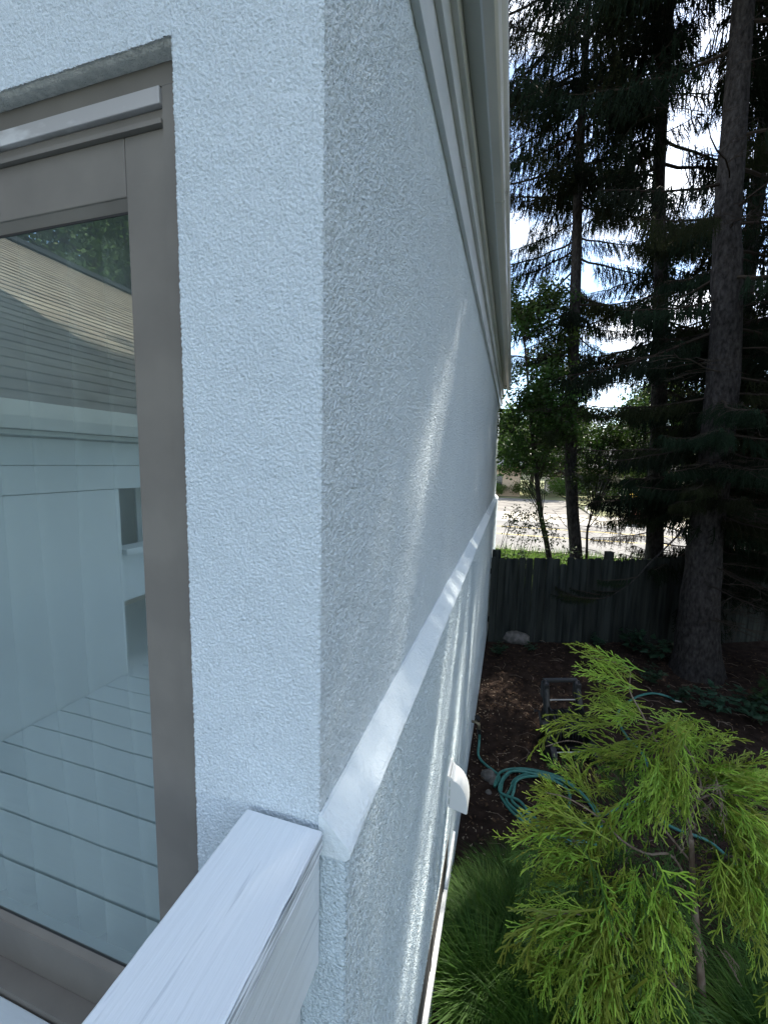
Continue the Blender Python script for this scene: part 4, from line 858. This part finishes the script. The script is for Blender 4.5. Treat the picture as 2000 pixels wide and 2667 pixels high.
# ------------------------------------------------------------------ hose, reel
hose = thing('garden_hose', 'green garden hose coiled on the soil and led to the wall tap', 'hose', (.7, 3.1, 0)); random.seed(91)
GZ = .035
def gp(px, py, z=GZ): return at(px, py, 2, z)
path = [Vector((LX + .086, TY, TZ - .12)), Vector((LX + .09, TY - .01, TZ - .2)), gp(1246, 1968, .05), gp(1262, 1990), gp(1285, 2008), gp(1300, 2025)]
ctr = gp(1420, 2100)
key = [(1292, 2050), (1305, 2020), (1340, 2004), (1400, 2010), (1470, 2035), (1530, 2090), (1560, 2150), (1545, 2205), (1480, 2210), (1400, 2170), (1340, 2120), (1302, 2080)]
for lp in range(4):
    sc = 1 - .06 * lp; zz = GZ + .012 * lp
    for (px, py) in key:
        p = gp(px, py, zz); p = ctr + (p - ctr) * sc + Vector((U(-.02, .02) + .03 * lp, U(-.02, .02), 0)); p.z = zz + .01 * (R_()); path.append(p)
path += [gp(1300, 2060, .06), gp(1330, 2010, .075), gp(1420, 2025, .075), gp(1480, 2060, .07), gp(1480, 2120, .05), gp(1510, 2150), gp(1600, 2110), gp(1680, 2090), gp(1740, 2150), gp(1840, 2190), gp(1900, 2240), gp(1960, 2310), gp(2060, 2400)]
C = curve_pts(path, len(path) * 7); MB().tube(C, .0125, 9).obj('coil', 'hose', hose, smooth=True)
h2 = thing('garden_hose', 'loose green hose end looping right of the hose reel', 'hose', tuple(gp(1620, 1870)))
C = curve_pts([gp(1690, 2000), gp(1670, 1960), gp(1640, 1930), gp(1615, 1890), gp(1608, 1860), gp(1625, 1838), gp(1660, 1815), gp(1700, 1806), gp(1740, 1815), gp(1758, 1825)], 70)
MB().tube(C, .014, 8).obj('loop', 'hose', h2, smooth=True); e = C[-1]; MB().tube([e, e + Vector((.07, -.03, .01))], [.019, .013], 8).obj('nozzle', 'steel', h2)

ra, rb = gp(1432, 1990, 0), gp(1532, 1988, 0); rx = (rb - ra); W_ = rx.length; rx.normalize(); ry = Vector((-rx.y, rx.x, 0)); ro = (ra + rb) / 2
reel = thing('hose_reel', 'black plastic hose reel cart with wheels and upright handle on the soil', 'hose reel', (ro.x, ro.y, 0))
RM = Matrix(((rx.x, ry.x, 0, ro.x), (rx.y, ry.y, 0, ro.y), (0, 0, 1, 0), (0, 0, 0, 1)))
def robj(mb, name, m, **k): mb.v = [tuple(RM @ Vector(q)) for q in mb.v]; return mb.obj(name, m, reel, **k)
hw = W_ / 2 - .02
for s_ in (-1, 1):
    x = s_ * (hw + .035)
    wob = robj(MB().tube([(x - .032, .0, .125), (x - .026, .0, .125), (x + .026, .0, .125), (x + .032, .0, .125)], [.115, .125, .125, .115], 28), 'wheel', 'blackplastic')
    h_ = MB().tube([(x - .036, .0, .125), (x + .036, .0, .125)], [.05, .05], 14); h_.v = [tuple(RM @ Vector(q)) for q in h_.v]; h_.obj('hub', 'greyplastic', wob)
robj(MB().tube([(-hw - .02, 0, .125), (hw + .02, 0, .125)], .008, 8), 'axle', 'steel')
for s_ in (-1, 1):
    x = s_ * hw
    robj(MB().tube(curve_pts([(x, .0, .10), (x, .12, .30), (x * .98, .20, .48), (x * .92, .30, .74)], 12), [.038] * 13, 8), 'side_frame', 'blackplastic', smooth=True)
    robj(MB().tube(curve_pts([(x, .14, .34), (x, .24, .16), (x, .34, .025)], 8), [.019] * 9, 8), 'leg', 'blackplastic', smooth=True)
    robj(MB().tube([(x, .0, .10), (x, .34, .03)], .016, 8), 'foot_bar', 'blackplastic')
    robj(MB().tube([(x * .93 - .006, .14, .32), (x * .93 + .006, .14, .32)], .20, 30), 'drum_flange', 'blackplastic')
robj(MB().box(-hw - .005, hw + .005, .285, .335, .725, .757), 'handle', 'greyplastic', bevel=.008)
for s_ in (-1, 1): robj(MB().box(s_ * hw * .97 - .026, s_ * hw * .97 + .026, .24, .33, .56, .727), 'handle_bracket', 'greyplastic', bevel=.006)
robj(MB().tube([(-hw, .235, .56), (hw, .235, .56)], .008, 8), 'cross_bar', 'steel')
robj(MB().tube([(-hw * .93, .14, .32), (hw * .93, .14, .32)], .10, 20), 'drum', 'greyplastic')
for k in range(11):
    x = -hw * .85 + k * hw * 1.7 / 10; robj(MB().tube([(x - .005, .14, .32), (x + .005, .14, .32)], .165 if k != 5 else .172, 26), 'drum_rib', 'greyplastic' if k % 2 else 'blackplastic')
robj(MB().tube([(-hw - .01, .14, .34), (-hw - .075, .14, .34)], [.05, .045], 14), 'crank_hub', 'greyplastic')
robj(MB().tube([(-hw - .075, .14, .34), (-hw - .08, .20, .46), (-hw - .13, .20, .46)], [.014, .012, .017], 8), 'crank', 'blackplastic')
robj(MB().box(-hw, hw, .0, .05, .155, .175), 'front_bar', 'blackplastic', bevel=.004)

# ------------------------------------------------------------------ stones, litter
def stone(seed, r, sq=(1, 1, .6)):
    rnd = random.Random(seed); mb = MB(); n1, n2 = 8, 14
    for i in range(n1 + 1):
        th = math.pi * i / n1
        for j in range(n2):
            ph = 2 * math.pi * j / n2; d = Vector((math.sin(th) * math.cos(ph), math.sin(th) * math.sin(ph), math.cos(th))); k = 1 + .28 * mnoise.noise(d * 1.7 + Vector((seed, 0, 0))) + .1 * mnoise.noise(d * 5 + Vector((seed, 0, 0)))
            mb.v.append((d.x * r * k * sq[0], d.y * r * k * sq[1], d.z * r * k * sq[2]))
    for i in range(n1):
        for j in range(n2): mb.f.append((i * n2 + j, i * n2 + (j + 1) % n2, (i + 1) * n2 + (j + 1) % n2, (i + 1) * n2 + j))
    return mb
for i, (px, py, r, lb) in enumerate(((1340, 1672, .19, 'big grey rock at the foot of the fence near the wall'), (1272, 2028, .075, 'grey stone by the hose coil, larger of the two'), (1284, 2041, .05, 'small pale round stone by the hose coil'), (1272, 2068, .03, 'tiny pale stone left of the hose coil'))):
    p = ground_pt(px, py); me = stone(900 + i, r, (1.25, .8, .7) if i == 0 else (1, .9, .7)).mesh('stone', 'rock', True); o = link('stone', me, loc=(p.x, p.y, r * .4)); tag(o, lb, 'stone')
random.seed(95)
def scatter(name, n_, m, sz, label, el=1.0, reg=((.1, 5.5), (.6, 7.6)), bias=1.0):
    mb = MB()
    for k in range(n_):
        x = reg[0][0] + (reg[0][1] - reg[0][0]) * R_() ** bias; y = U(*reg[1])
        z = .02 + .05 * mnoise.noise(Vector((x * .9, y * .9, 0))) * (.5 if x < .4 else 1) + .018 * mnoise.noise(Vector((x * 5, y * 5, 3)))
        a = U(0, 6.28); l_ = sz * U(.5, 1.5) * el; w = sz * U(.25, .6); d = Vector((math.cos(a), math.sin(a), U(-.25, .25))); s_ = Vector((-d.y, d.x, U(-.4, .4))); c = Vector((x, y, z)); h = Vector((0, 0, w * .35))
        i = len(mb.v); mb.v += [tuple(c - d * l_), tuple(c + s_ * w + h), tuple(c + d * l_), tuple(c - s_ * w + h), tuple(c + h * 1.8)]
        mb.f += [(i, i + 1, i + 4), (i + 1, i + 2, i + 4), (i + 2, i + 3, i + 4), (i + 3, i, i + 4)]
    tag(mb.obj(name, m), label, kind='stuff')
scatter('wood_chips', 500, 'chip', .012, 'pale chips and pebbles scattered on the soil', bias=1.7, reg=((.08, 2.2), (2.3, 5.2)))
scatter('leaf_litter', 5200, 'litter', .020, 'brown dry leaves and needles littering the soil')
mb = MB()
for k in range(420):
    x, y = U(.2, 5), U(1, 7.4); z = .035 + soil_z(x, y) - .012; a = U(0, 3.14); l_ = U(.04, .22); mb.tube([(x, y, z), (x + math.cos(a) * l_ * .5, y + math.sin(a) * l_ * .5, z + U(0, .02)), (x + math.cos(a + .3) * l_, y + math.sin(a + .3) * l_, z)], [.003, .003, .0015], 3, False)
tag(mb.obj('fallen_twigs', 'cedarbark'), 'thin dry twigs lying on the soil', kind='stuff')
